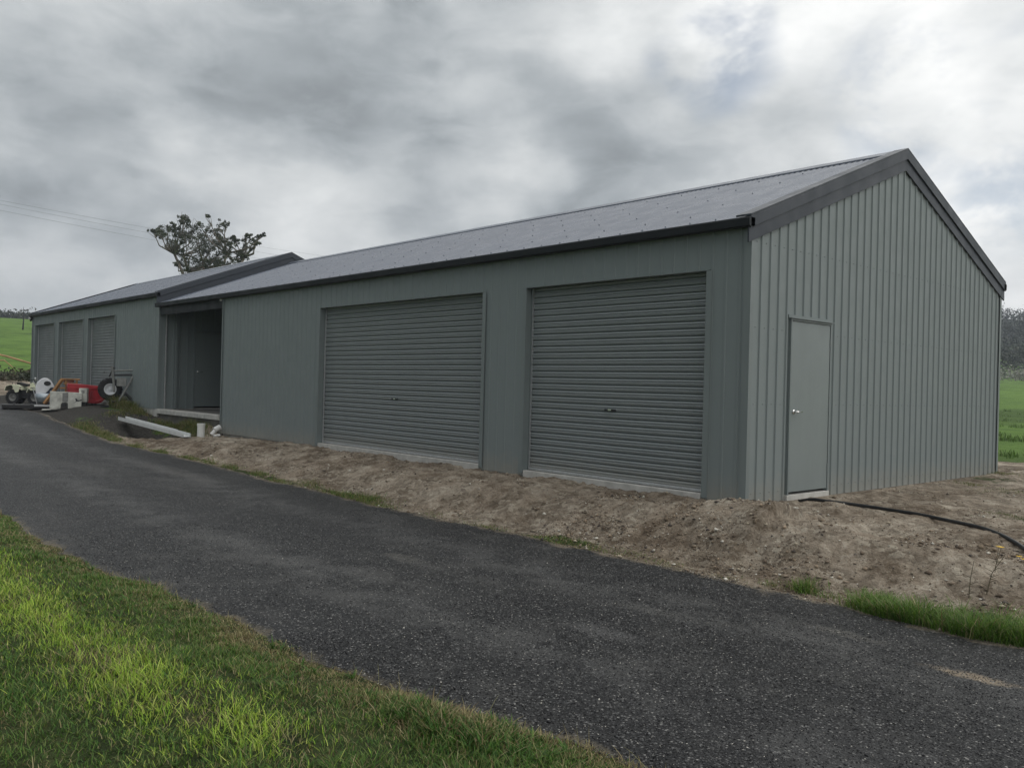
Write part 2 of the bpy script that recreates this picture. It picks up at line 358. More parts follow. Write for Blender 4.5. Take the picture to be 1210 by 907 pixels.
def build_ground():
    xs = np.concatenate([[-900, -700, -560, -480], np.arange(-440, -120, 10), np.arange(-120, -60, 2.5), np.arange(-60, -36, .8), np.arange(-36, -20, .22), np.arange(-20, -12, .07),
                         np.arange(-12, 4.6, .036), np.arange(4.6, 10, .3), np.arange(10, 40, 2), [45, 60, 90, 150, 300, 600, 900]])
    ys = np.concatenate([[-900, -500, -250, -120, -60, -30, -20, -15, -12], np.arange(-11, -8, .25), np.arange(-8, -6.8, .07), np.arange(-6.8, -5.5, .04), np.arange(-5.5, -3.2, .25),
                         np.arange(-3.2, -2.8, .08), np.arange(-2.8, .6, .034), np.arange(.6, 3, .08), np.arange(3, 16, .3), np.arange(16, 60, 1.5), np.arange(60, 200, 5), np.arange(200, 620, 10), [650, 750, 900]])
    X, Y = np.meshgrid(xs, ys, indexing='ij'); Z = height(X, Y); nx, ny = X.shape
    V = np.stack([X, Y, Z], -1).reshape(-1, 3)
    i = np.arange(nx - 1)[:, None] * ny + np.arange(ny - 1)[None, :]
    F = np.stack([i, i + ny, i + ny + 1, i + 1], -1).reshape(-1, 4)
    x, y = V[:, 0], V[:, 1]; eu = edge_up(x); el = edge_lo(x)
    d = np.hypot(x - CAM[0], y - CAM[1])
    # R grass, G dark gravel / damp soil / darker hollows, B dry straw
    g = np.ones(len(V))
    yd = np.where(x < -10, 3, 11.5 + 1.3 * fbm(x, y, 3, 4, 60))
    dirt = (y > eu - .05) & (y < yd) & (x > -19)
    g = np.where(dirt, 0.0, g)
    g = np.where((x <= -19) & (y > eu - 1) & (d < 44), 0.0, g)
    g = np.where((y < eu) & (y > el), 0.2, g)
    g = np.where((x <= -19) & (d > 39) & (d < 50), .0, g)
    for (cx, cy, rx, ry, a) in [(2.7, 1.9, .75, .35, .8), (1.2, 4.6, .8, .4, .5), (0.4, 6.6, .7, .5, .6), (3.5, -1.85, 1.0, .22, 1), (-1.0, -2.0, .8, .12, .8), (-5.4, -2.0, 1.2, .12, .8), (-8.5, -2.1, 2, .14, .8),
                                (-16.9, -.25, 1.5, .35, .9), (-16.6, -2.2, 1.4, .3, .9), (-21, -.35, 1.3, .4, .8), (-19.6, -1.6, 1.2, .4, .5), (-12.6, -1.9, 1.2, .25, .5)]:
        g = np.maximum(g, a * gauss(x, y, cx, cy, rx, ry))
    dk = np.zeros(len(V))
    dk = np.where((x < -18.6) & (y > eu - .3) & (d < 39), .95, dk)
    dk = np.maximum(dk, .95 * np.clip(1.6 * gauss(x, y, -17.2, -.9, 2.2, .9), 0, 1)); dk = np.maximum(dk, .8 * gauss(x, y, -18.4, -1.9, 1.6, .6))
    dk = np.maximum(dk, .25 * gauss(x, y, -.2, -.4, .5, .3)); dk = np.maximum(dk, .35 * gauss(x, y, -2.3, -.9, .6, .3))
    dk = np.where((y < eu) & (y > el), .9, dk)
    dk = np.maximum(dk, sst(.45, 0, y - eu) * .42 * (y > eu - .1) * (x > -19))
    br = np.zeros(len(V))
    for (cx, cy, rx, ry, a) in [(-3.1, -6.45, .5, .15, .8), (1.0, -6.15, .35, .16, 1), (.55, -6.28, .6, .1, .8), (1.35, -7.0, .22, .12, .9), (1.62, -7.05, .15, .12, .9), (2.0, -5.98, .35, .12, .9), (-2.2, -6.3, .5, .1, .6), (.4, -7.2, .3, .12, .4), (2.9, -5.75, .4, .1, .7)]:
        br = np.maximum(br, a * gauss(x, y, cx, cy, rx, ry))
    br = np.maximum(br * .6, .55 * np.exp(-np.maximum(el - y, 0) / .10) * (y < el + .05) * (d < 40)); br = br * (y < el + .05)
    col = np.stack([g, dk, br], -1)
    m, nt, N, L, b = mat_base('ground_soil_and_grass')
    at = N.new('ShaderNodeAttribute'); at.attribute_name = 'Col'; sp = N.new('ShaderNodeSeparateColor'); L.new(at.outputs['Color'], sp.inputs[0])
    gm = N.new('ShaderNodeNewGeometry'); P = gm.outputs['Position']
    big = ntex(nt, .9, 5, .6, P); mid = ntex(nt, 5, 6, .65, P); fin = ntex(nt, 38, 5, .65, P); mic = ntex(nt, 140, 3, .6, P)
    t = mmath(nt, 'ADD', mmath(nt, 'MULTIPLY', big, .45), mmath(nt, 'ADD', mmath(nt, 'MULTIPLY', mid, .35), mmath(nt, 'MULTIPLY', fin, .2)))
    dirt_c = ramp(nt, t, [(.36, (.078, .056, .040)), (.44, (.165, .128, .092)), (.51, (.32, .266, .205)), (.60, (.54, .475, .385))])
    vo = N.new('ShaderNodeTexVoronoi'); vo.inputs['Scale'].default_value = 46; L.new(P, vo.inputs['Vector'])
    peb = mrange(nt, vo.outputs['Distance'], .2, .38, 1, 0)
    sepv = N.new('ShaderNodeSeparateColor'); L.new(vo.outputs['Color'], sepv.inputs[0])
    peb = mmath(nt, 'MULTIPLY', peb, mrange(nt, sepv.outputs[0], .55, .7)); peb = mmath(nt, 'MULTIPLY', peb, mrange(nt, mid, .42, .62))
    pcol = ramp(nt, sepv.outputs[1], [(0, (.12, .09, .07)), (.5, (.3, .25, .2)), (1, (.5, .46, .4))])
    dirt_c = mixc(nt, peb, dirt_c, pcol)
    gr1 = ramp(nt, mid, [(.3, (.022, .034, .010)), (.5, (.042, .062, .018)), (.7, (.07, .085, .030))])
    # open paddocks: brighter sward with darker tussocks and contour bands
    vc = N.new('ShaderNodeTexVoronoi'); vc.inputs['Scale'].default_value = 17; vc.inputs['Randomness'].default_value = 1
    wv = N.new('ShaderNodeVectorMath'); wv.operation = 'ADD'; L.new(P, wv.inputs[0]); wn = N.new('ShaderNodeTexNoise'); wn.inputs['Scale'].default_value = 22; L.new(P, wn.inputs['Vector'])
    wsn = N.new('ShaderNodeVectorMath'); wsn.operation = 'SCALE'; wsn.inputs['Scale'].default_value = .06; L.new(wn.outputs['Color'], wsn.inputs[0]); L.new(wsn.outputs[0], wv.inputs[1]); L.new(wv.outputs[0], vc.inputs['Vector'])
    clm = mrange(nt, ntex(nt, 1.7, 4, .6, P), .44, .58); clh = mmath(nt, 'MULTIPLY', mmath(nt, 'SUBTRACT', 1., vc.outputs['Distance']), clm)
    svc = N.new('ShaderNodeSeparateColor'); L.new(vc.outputs['Color'], svc.inputs[0])
    clc = ramp(nt, svc.outputs[0], [(0, (.085, .066, .048)), (.5, (.22, .18, .135)), (1, (.46, .41, .33))])
    dirt_c = mixc(nt, mmath(nt, 'MULTIPLY', clm, .6), dirt_c, clc)
    far = ramp(nt, ntex(nt, .35, 6, .7, P), [(.28, (.045, .085, .018)), (.46, (.095, .175, .030)), (.62, (.135, .235, .042)), (.8, (.17, .25, .07))])
    band = mrange(nt, ntex(nt, 1., 3, .55, P, sc3=(.075, .012, .0)), .57, .64); far = mixc(nt, mmath(nt, 'MULTIPLY', band, .6), far, (.035, .06, .014))
    ln = N.new('ShaderNodeVectorMath'); ln.operation = 'DISTANCE'; L.new(P, ln.inputs[0]); ln.inputs[1].default_value = (2, -6, 0)
    ff = mrange(nt, ln.outputs['Value'], 12, 24)
    gr = mixc(nt, ff, gr1, far)
    hillm = mrange(nt, ln.outputs['Value'], 215, 300); gr = mixc(nt, hillm, gr, (.028, .038, .02))
    gf = mmath(nt, 'ADD', sp.outputs[0], mmath(nt, 'MULTIPLY', mmath(nt, 'SUBTRACT', mid, .5), 1.1)); gf = mrange(nt, gf, .4, .62)
    dk_c = ramp(nt, fin, [(.3, (.03, .027, .023)), (.5, (.062, .058, .052)), (.72, (.15, .14, .125))])
    df = mmath(nt, 'ADD', sp.outputs[1], mmath(nt, 'MULTIPLY', mmath(nt, 'SUBTRACT', mid, .5), .9)); df = mrange(nt, df, .25, .75)
    c = mixc(nt, df, dirt_c, dk_c)
    bf = mmath(nt, 'ADD', sp.outputs[2], mmath(nt, 'MULTIPLY', mmath(nt, 'SUBTRACT', mid, .5), 1.6)); bf = mrange(nt, bf, .3, .8)
    c = mixc(nt, gf, c, gr)
    brc = ramp(nt, mmath(nt, 'ADD', mmath(nt, 'MULTIPLY', mic, .5), mmath(nt, 'MULTIPLY', fin, .5)), [(.38, (.030, .024, .014)), (.5, (.09, .066, .04)), (.62, (.20, .16, .095))]); c = mixc(nt, bf, c, brc)
    L.new(c, b.inputs['Base Color']); b.inputs['Roughness'].default_value = .95; b.inputs['Specular IOR Level'].default_value = .2
    n0 = bump(nt, None, clh, .9, .03); n1 = bump(nt, None, mmath(nt, 'ADD', fin, mmath(nt, 'MULTIPLY', mid, 1.5)), 1.0, .035, n0); n2 = bump(nt, None, mic, .8, .010, n1); bump(nt, b, peb, .6, .008, n2)
    o = np_mesh('ground', V, F4=F, col=col, mat=m, smooth=True); tag(o, 'bare tan soil bank round the sheds running out to green paddocks', 'ground', kind='structure')
build_ground()

def build_road():
    xs = np.concatenate([np.arange(-60, -20, 1.), np.arange(-20, -8, .25), np.arange(-8, 5, .1), np.arange(5, 12, .3), np.arange(12, 62, 3)])
    s = np.linspace(0, 1, 46)
    X = np.repeat(xs[:, None], len(s), 1); eu = edge_up(xs); el = edge_lo(xs)
    Y = (el - .25)[:, None] * (1 - s) + (eu + .25)[:, None] * s
    Z = road_z(X) + .018 + .02 * fbm(X, Y, 1.6, 3, 71) * sst(0, .2, s) * sst(0, .2, 1 - s) + .03 * np.sin(math.pi * s) - .035 * (sst(.08, 0, s) + sst(.92, 1, s))
    nx, ny = X.shape; V = np.stack([X, Y, Z], -1).reshape(-1, 3)
    i = np.arange(nx - 1)[:, None] * ny + np.arange(ny - 1)[None, :]
    F = np.stack([i, i + ny, i + ny + 1, i + 1], -1).reshape(-1, 4)
    m, nt, N, L, b = mat_base('chip_seal')
    g = N.new('ShaderNodeNewGeometry'); P = g.outputs['Position']
    hs = []
    cols = []
    for k, sc in enumerate((82, 150)):
        v = N.new('ShaderNodeTexVoronoi'); v.inputs['Scale'].default_value = sc; L.new(P, v.inputs['Vector'])
        se = N.new('ShaderNodeSeparateColor'); L.new(v.outputs['Color'], se.inputs[0])
        hs.append(mmath(nt, 'SUBTRACT', 1., v.outputs['Distance'])); cols.append(se.outputs[0])
    c1 = ramp(nt, cols[0], [(0, (.004, .004, .005)), (.5, (.010, .0105, .0115)), (.66, (.032, .033, .035)), (.86, (.090, .090, .091)), (.97, (.20, .20, .195)), (1, (.42, .41, .39))])
    c2 = ramp(nt, cols[1], [(0, (.008, .008, .009)), (.6, (.028, .029, .031)), (1, (.13, .13, .13))])
    c = mixc(nt, .22, c1, c2)
    gap = mrange(nt, hs[0], .35, .7, .35, 1.); c = mixc(nt, 1., c, gap, 'MULTIPLY')
    # polished wheel tracks, dusty drift
    w = ntex(nt, 1., 5, .6, P, sc3=(.33, 1.3, 1)); w2 = ntex(nt, 2.3, 5, .65, P)
    wf = mmath(nt, 'ADD', mmath(nt, 'MULTIPLY', w, .6), mmath(nt, 'MULTIPLY', w2, .4))
    c = mixc(nt, mrange(nt, wf, .48, .66, 0, .34), c, (.095, .093, .089))
    c = mixc(nt, mrange(nt, wf, .50, .30, 0, .35), c, (.022, .022, .024))
    # soil and grit washed over both edges, two faintly polished wheel tracks
    at = N.new('ShaderNodeAttribute'); at.attribute_name = 'Col'; sc_ = N.new('ShaderNodeSeparateColor'); L.new(at.outputs['Color'], sc_.inputs[0])
    en = ntex(nt, 3.2, 7, .72, P)
    for k_, cc, am in ((0, (.21, .175, .13), .85), (1, (.13, .11, .075), .8)):
        q = mmath(nt, 'ADD', sc_.outputs[k_], mmath(nt, 'MULTIPLY', mmath(nt, 'SUBTRACT', en, .5), 2.2)); c = mixc(nt, mmath(nt, 'MULTIPLY', mrange(nt, q, .45, 1.0), am), c, cc)
    q = mmath(nt, 'MULTIPLY', sc_.outputs[2], mrange(nt, w2, .35, .6)); c = mixc(nt, mmath(nt, 'MULTIPLY', q, .30), c, (.12, .12, .118))
    sp = N.new('ShaderNodeSeparateXYZ'); L.new(P, sp.inputs[0])
    nz = ntex(nt, 7, 5, .7, P)
    for (cx, cy, rx, ry, a, colr) in [(3.68, -3.22, .30, .09, .75, (.30, .24, .17)), (2.75, -2.98, .35, .10, .28, (.17, .16, .14)), (1.55, -3.6, .4, .12, .25, (.15, .147, .138)), (-1.1, -4.0, .35, .14, .3, (.15, .145, .13)), (1.75, -4.35, .4, .14, .3, (.15, .15, .15)), (-9, -3.2, 2, .3, .3, (.13, .125, .118))]:
        ex = mmath(nt, 'POWER', mmath(nt, 'DIVIDE', mmath(nt, 'SUBTRACT', sp.outputs[0], cx), rx), 2.)
        ey = mmath(nt, 'POWER', mmath(nt, 'DIVIDE', mmath(nt, 'SUBTRACT', sp.outputs[1], cy), ry), 2.)
        q = mmath(nt, 'ADD', mmath(nt, 'ADD', ex, ey), mmath(nt, 'MULTIPLY', nz, 2.2))
        c = mixc(nt, mrange(nt, q, 2.3, .9, 0, a), c, colr)
    L.new(c, b.inputs['Base Color'])
    L.new(mrange(nt, cols[0], 0, 1, .42, .85), b.inputs['Roughness']); b.inputs['Specular IOR Level'].default_value = .22
    n1 = bump(nt, None, hs[0], .9, .006); bump(nt, b, hs[1], .5, .003, n1)
    EU = np.repeat(eu[:, None], len(s), 1).ravel(); EL = np.repeat(el[:, None], len(s), 1).ravel(); yy = V[:, 1]
    col = np.stack([np.exp(-np.maximum(EU - yy, 0) / .16), np.exp(-np.maximum(yy - EL, 0) / .12), np.maximum(np.exp(-((yy + 3.35) / .32) ** 2), np.exp(-((yy + 4.95) / .32) ** 2))], -1)
    o = np_mesh('road', V, F4=F, col=col, mat=m, smooth=True); tag(o, 'dark chip seal driveway running past the sheds', 'road', kind='structure')
build_road()

# ------------------------------------------------------------------ sheds
D_ = 7.81; SL = 1.517 / (D_ / 2)                 # depth and roof slope
RIBP = .195
def rib_profile(a, b, pitch=RIBP, dep=.017, phase=.06):
    """(u, offset) points of ribbed wall sheet between a and b"""
    pts = [(a, 0.)]
    k = math.floor((a - phase) / pitch) - 1
    while True:
        c = phase + k * pitch
        if c - .03 > b: break
        for du, o in ((-.019, 0), (-.009, dep), (.009, dep), (.019, 0)):
            u = c + du
            if a < u < b: pts.append((u, o))
            elif u >= b and pts[-1][0] < b and o == dep: pass
        k += 1
    pts.append((b, 0.)); return pts
def wall_sheet(mb, a, b, z0, ztop, place, phase=.06, brk=None, dep=.017):
    """place(u, off, z) gives the point"""
    pts = rib_profile(a, b, phase=phase, dep=dep)
    if brk is not None:
        us = [p[0] for p in pts]
        if not any(abs(u - brk) < 1e-4 for u in us):
            o = np.interp(brk, us, [p[1] for p in pts]); pts.append((brk, float(o))); pts.sort()
    vs = []
    for (u, o) in pts: vs += [place(u, o, z0), place(u, o, ztop(u))]
    mb.add(vs, [(2 * i, 2 * i + 2, 2 * i + 3, 2 * i + 1) for i in range(len(pts) - 1)])

def roller_door(parent, x0, x1, z0, z1, floor):
    """curtain rolled down behind the opening; guides, bottom rail and lock handle"""
    mb = MB(); y = .135; prof = []
    n = int(round((z1 + .12 - z0 - .03) / .0905)); zz = z0 + .03
    for i in range(n):
        for dz, o in ((0, .012), (.002, -.018), (.028, -.027), (.0385, -.015), (.045, -.015), (.054, -.028), (.071, -.022), (.0735, .010), (.083, .014)):
            prof.append((zz + i * .0905 + dz, y + o))
    vs = []
    nx = 9
    for (z, yy) in prof:
        for k in range(nx):
            t = k / (nx - 1); xx = x0 - .03 + (x1 - x0 + .06) * t
            sag = .004 * math.sin(t * 5.1 + z * 2.3) + .002 * math.sin(t * 11 + z * 5)
            vs.append((xx, yy + sag, z + .0015 * math.sin(t * 6.3 + z * 1.7)))
    fs = [(i * nx + k, i * nx + k + 1, (i + 1) * nx + k + 1, (i + 1) * nx + k) for i in range(len(prof) - 1) for k in range(nx - 1)]
    mb.add(vs, fs); cur = mb.build('roller_door', m_door, parent, fix=False)
    MB().box(x0 - .01, x1 + .01, .10, .15, z0 + .004, z0 + .036).build('bottom_rail', m_galv, cur, bevel=.004)
    for s, xx in ((1, x0), (-1, x1)):
        a, b_ = sorted((xx - s * .045, xx + s * .028))
        MB().box(a, b_, .088, .098, z0 + .01, z1 + .1).build('guide', m_trim, cur)
        a, b_ = sorted((xx + s * .029, xx + s * .036))
        MB().box(a, b_, .084, .112, z0 + .01, z1 + .1).build('guide_seal', m_galv if s > 0 else m_black, cur)
    cx = (x0 + x1) / 2; hz = z0 + .95
    h = MB().box(cx - .10, cx + .10, .093, .112, hz - .014, hz + .014).build('handle', m_black, cur, bevel=.004)
    MB().box(cx - .028, cx + .03, .086, .0925, hz - .009, hz + .012).build('lock', m_chrome, h)
    return cur
def opening_trim(parent, x0, x1, z0, z1):
    """folded flashings round a roller door opening"""
    mb = MB()
    mb.box(x0 - .045, x1 + .045, -.024, -.0195, z1, z1 + .010)                # narrow drip lip
    mb.box(x0 - .045, x1 + .045, -.0195, .16, z1 + .002, z1 + .012)
    mb.build('head_flashing', m_trim, parent)
    for s, xx in ((-1, x0), (1, x1)):
        a, b_ = sorted((xx, xx + s * .085)); c_, d_ = sorted((xx, xx + s * .006))
        MB().box(a, b_, -.0205, -.0165, z0, z1 - .001).box(c_, d_, -.0165, .10, z0, z1 - .001).build('jamb_flashing', m_trim, parent)

def access_door(parent, plane_x, y0, y1, z0, z1, side=1, handle_at='lo'):
    """plain steel personnel door in a gable wall that faces +x"""
    p = plane_x
    d = MB().box(p + .004, p + .030, y0 + .035, y1 - .03, z0 + .012, z1 - .03).build('access_door', m_pdoor, parent, bevel=.003)
    fr = MB().box(p - .02, p + .038, y0, y0 + .028, z0 - .02, z1).box(p - .02, p + .038, y1 - .024, y1, z0 - .02, z1).box(p - .02, p + .038, y0 + .028, y1 - .024, z1 - .024, z1)
    fr.build('door_frame', m_trim, d, bevel=.003)
    MB().box(p + .02, p + .062, y0 - .03, y1 + .03, z1 + .003, z1 + .012).box(p + .0, p + .02, y0 - .03, y1 + .03, z1 + .003, z1 + .05).build('drip_flashing', m_trim, d)
    hy = y0 + .10; hz = z0 + 1.0
    MB().tube([(p + .03, hy, hz), (p + .044, hy, hz)], .027, 16).tube([(p + .04, hy, hz), (p + .075, hy, hz), (p + .082, hy + .02, hz), (p + .082, hy + .125, hz)], .010, 10).build('handle', m_chrome, d, smooth=True)
    for hzz in (z0 + .28, z0 + 1.05, z1 - .25):
        MB().tube([(p + .034, y1 - .026, hzz - .05), (p + .034, y1 - .026, hzz + .05)], .008, 8).build('hinge', m_trim, d)
    return d

def corr_roof(parent, x0, x1, zr_eave, y_eave, zr_ridge, pitch=.095, amp=.010, name='roof_sheet', back=True):
    """corrugated sheeting, both pitches, corrugations running up the slope"""
    nper = 6; n = int((x1 - x0) / pitch * nper); xs = np.linspace(x0, x1, n + 1)
    yr = D_ / 2
    ns = Vector((0, -(zr_ridge - zr_eave), yr - y_eave)).normalized()
    V = []; F = []
    w = amp * np.sin(xs / pitch * 2 * math.pi)
    ts = np.linspace(0, 1, 7)
    for sgn in ((1, -1) if back else (1,)):
        base = len(V) // 1
        rows = []
        for t in ts:
            yy = y_eave + (yr - y_eave) * t; zz = zr_eave + (zr_ridge - zr_eave) * t
            lap = 0
            rows.append(np.stack([xs, (yy + ns.y * w) if sgn > 0 else (D_ - (yy + ns.y * w)), zz + ns.z * w + .003 * np.sin(xs * 1.3 + t * 9) * math.sin(math.pi * t)], -1))
        b0 = sum(len(v) for v in V); V += rows
        m = len(xs)
        for r in range(len(ts) - 1):
            a = b0 + r * m + np.arange(m - 1)
            F.append(np.stack([a, a + 1, a + m + 1, a + m], -1) if sgn > 0 else np.stack([a, a + m, a + m + 1, a + 1], -1))
    o = np_mesh(name, np.concatenate(V), F4=np.concatenate(F), mat=m_roof, parent=parent, smooth=True)
    # fixing screws in rows over the battens, sheet of tiny heads
    mb = MB()
    for t in (.03, .16, .34, .52, .70, .86, .97):
        yy = y_eave + (yr - y_eave) * t; zz = zr_eave + (zr_ridge - zr_eave) * t
        step = pitch * (8 if t not in (.03, .97) else 4)
        for k in range(int((x1 - x0) / step)):
            xx = x0 + (math.floor(k * step / pitch) + .25) * pitch
            c = Vector((xx, yy, zz + amp + .004))
            mb.lathe([(0.001, .007), (.005, .006), (.006, .003), (.009, .001), (.010, -.006)], 6, Matrix.Translation(c))
    mb.build('roof_screws', m_roof, o, fix=False)['kind'] = 'stuff'
    return o

def ridge_cap(parent, x0, x1, z):
    yr = D_ / 2; w = .17
    prof = [(-w, z - SL * w + .008), (-w - .004, z - SL * w - .014 + .008), (-w, z - SL * w + .016), (-.03, z + .018), (0, z + .032), (.03, z + .018), (w, z - SL * w + .016), (w + .004, z - SL * w - .006)]
    vs = [(x, yr + a, b) for x in (x0, x1) for a, b in prof]; n = len(prof)
    MB().add(vs, [(i, i + 1, n + i + 1, n + i) for i in range(n - 1)]).build('ridge_cap', m_roof, parent, fix=False)

def barge(parent, x, zroof0, y0, zridge, sgn=1, low=.29, mat=None, name='barge_capping'):
    """two-step capping along a gable end at x (sgn=+1 faces +x)"""
    mat = mat or m_barge
    yr = D_ / 2
    def run(xa, xb, ta, tb):
        """slab following the rake, ta/tb = vertical offsets from the roof surface"""
        mb = MB(); a, b_ = sorted((xa, xb))
        sec = [(y0, zroof0), (yr, zridge), (D_ - y0, zroof0)]
        vs = [(xx, yy, zz + t) for (yy, zz) in sec for xx in (a, b_) for t in (ta, tb)]
        fs = []
        for i in range(2):
            o = i * 4
            fs += [(o, o + 4, o + 5, o + 1), (o + 2, o + 3, o + 7, o + 6), (o + 1, o + 5, o + 7, o + 3), (o, o + 2, o + 6, o + 4)]
        fs += [(0, 1, 3, 2), (8, 10, 11, 9)]
        return mb.add(vs, fs)
    c = run(x - sgn * .15, x + sgn * .058, .014, .038)          # top flange on the roof
    c2 = run(x + sgn * .036, x + sgn * .058, -.125, .012)
    c.add(c2.v, c2.f)
    o = c.build(name, mat, parent, bevel=.003)
    run(x + sgn * .012, x + sgn * .034, -low, -.06).build('barge_board', mat, parent, bevel=.002)
    return o

def gutter(parent, x0, x1, z, y=-.02, sgn=-1):
    """quad gutter: open top, front lip"""
    # (out from the wall, height)
    p = [(0.0, 0.10), (0.0, 0.0), (.095, -.008), (.112, .004), (.118, .088), (.110, .104), (.102, .100), (.104, .09), (.100, .012), (.008, .012), (.006, .10)]
    vs = [(x, y + sgn * a, z + b) for x in (x0, x1) for a, b in p]; n = len(p)
    fs = [(i, (i + 1) % n, n + (i + 1) % n, n + i) for i in range(n)]
    # stop ends
    cap = [(0., .1), (0., 0.), (.095, -.008), (.112, .004), (.118, .088), (.112, .1)]
    mb = MB().add(vs, fs)
    for x, s in ((x0, -1), (x1, 1)):
        k = len(cap); vv = [(xx, y + sgn * a, z + b) for xx in (x, x + s * .003) for a, b in cap]
        mb.add(vv, [tuple(range(k)), tuple(range(k, 2 * k))] + [(i, (i + 1) % k, k + (i + 1) % k, k + i) for i in range(k)])
    return mb.build('gutter', m_gutter, parent)

def wall_screws(parent, pts, nrm, mat):
    mb = MB(); q = Vector(nrm).to_track_quat('Z', 'Y').to_matrix().to_4x4()
    for p in pts: mb.lathe([(.001, .007), (.0055, .0065), (.006, .003), (.009, .002), (.0095, 0)], 6, Matrix.Translation(p) @ q)
    o = mb.build('wall_screws', mat, parent, fix=False); o['kind'] = 'stuff'
# --- the near shed: two roller doors, gable door, breezeway roof at its far end
XB = -14.54; XL = -18.75; XE = -32.45
shed = empty('shed', (0, 0, 0), label='long grey green steel shed with two wide roller doors and a gable end door', cat='shed')
def front_wall(parent, x0, x1, zb, zt, ops, top_open, phase=.06):
    mb = MB(); pl = lambda u, o, z: (u, -o, z); cur = x0
    for (a, b_) in sorted(ops):
        wall_sheet(mb, cur, a, zb, lambda u: zt, pl, phase, dep=.009); wall_sheet(mb, a, b_, top_open + .012, lambda u: zt, pl, phase, dep=.009); cur = b_
    wall_sheet(mb, cur, x1, zb, lambda u: zt, pl, phase, dep=.009)
    return mb.build('front_wall', m_wall, parent, fix=False)
DA = (-3.80, -.60); DB = (-9.88, -4.81); ZT = 2.74
front_wall(shed, XB, 0, -.035, 3.22, [DA, DB], ZT)
for a, b_ in (DA, DB):
    opening_trim(shed, a, b_, .0, ZT); roller_door(shed, a, b_, .045, ZT, .045)
def gable_wall(parent, x, z0, zev, side, door=None, zfl=0, name='gable_wall', phase=.02, ya=0., yb=D_):
    mb = MB(); pl = lambda u, o, z: (x + side * o, u, z)
    zt = lambda u: zev + SL * min(u, D_ - u)
    segs = [(ya, door[0]), (door[1], yb)] if door else [(ya, yb)]
    for (a, b_) in segs: wall_sheet(mb, a, b_, z0, zt, pl, phase, brk=D_ / 2 if a < D_ / 2 < b_ else None)
    if door: wall_sheet(mb, door[0], door[1], door[2], zt, pl, phase)
    return mb.build(name, m_wall, parent, fix=False)
gable_wall(shed, 0, -.03, 3.20, 1, (.86, 1.85, 2.22))
access_door(shed, 0, .86, 1.85, .06, 2.20)
MB().box(-.02, .045, .84, 1.87, -.10, .038).build('door_sill', m_conc, shed, bevel=.004)
gable_wall(shed, XB, .0, 3.20, -1, name='gable_wall')
mb = MB(); wall_sheet(mb, XL, 0, 0, lambda u: 3.22, lambda u, o, z: (u, D_ + o, z)); mb.build('rear_wall', m_wall, shed, fix=False)
# corner flashings
MB().box(-.075, .0215, -.0215, -.0185, -.035, 3.2).box(.0185, .0215, -.0185, .045, -.035, 3.2).build('corner_flashing', m_trim, shed)
MB().box(.0185, .0215, D_ - .05, D_ + .0215, .0, 3.2).box(-.05, .0185, D_ + .0185, D_ + .0215, .0, 3.2).build('corner_flashing', m_trim, shed)
MB().box(XB - .0215, XB - .0185, -.0185, .09, .0, 3.2).box(XB - .0215, XB + .03, -.0215, -.0185, .0, 3.2).build('corner_flashing', m_wall, shed)
MB().box(XB, -.012, .06, D_ - .012, -.32, .04).build('floor_slab', m_conc, shed)
for a, b_ in (DA, DB): MB().box(a + .012, b_ - .012, -.012, .058, -.2, .043).build('door_sill', m_conc, shed, bevel=.006)
pts = [(.001, .06 + RIBP * (k + .32), z) for z in (.10, 1.15, 2.05, 3.05) for k in range(39) if not (.75 < .06 + RIBP * (k + .32) < 1.95 and z < 2.3)]
wall_screws(shed, pts, (1, 0, 0), m_wall)
# bright cut edge of the bottom flashing under the gable sheets
MB().box(.002, .034, 1.95, D_ - .02, -.040, -.031).build('base_flashing', m_galv, shed)
YE = -.07; ZE = 3.30; ZR = ZE + SL * (D_ / 2 - YE)
corr_roof(shed, XL - .05, .0, ZE, YE, ZR); ridge_cap(shed, XL - .05, .0, ZR + .012)
barge(shed, .0, ZE, YE - .03, ZR + SL * .03, 1)
gutter(shed, XL - .02, .055, 3.197); gutter(shed, XL, .055, 3.197, D_ + .02, 1)
MB().box(XL, 0, -.019, .0, 3.215, 3.275).build('fascia', m_gutter, shed)
MB().box(XL + .03, XB - .01, .01, .06, 2.98, 3.2).build('eave_beam', m_gutter, shed)      # over the breezeway mouth
MB().tube([(XB - .06, -.045, 3.14), (XB - .06, -.045, 3.19)], .03, 10).tube([(XB - .06, -.045, 3.19), (XB - .06, -.02, 3.23)], .03, 10).build('downpipe_stub', m_pvc, shed, smooth=True)
# breezeway floor slab: pale front strip, bay shade painted as darker concrete behind
MB().box(XL + .015, XB - .03, -.06, .22, .27, .39).build('breezeway_slab_edge', m_conc, shed, bevel=.01)
MB().box(XL + .04, XB - .03, .222, D_ - .03, .27, .385).build('breezeway_slab', plain('shade_toned_concrete', (.13, .125, .115), .8, var=.25, vs=3), shed)
MB().box(XL + .04, XB - .03, .04, D_, -.4, .268).build('slab_footing', plain('footing_concrete', (.17, .16, .14), .9, var=.3, vs=4, bmp=.4), shed)
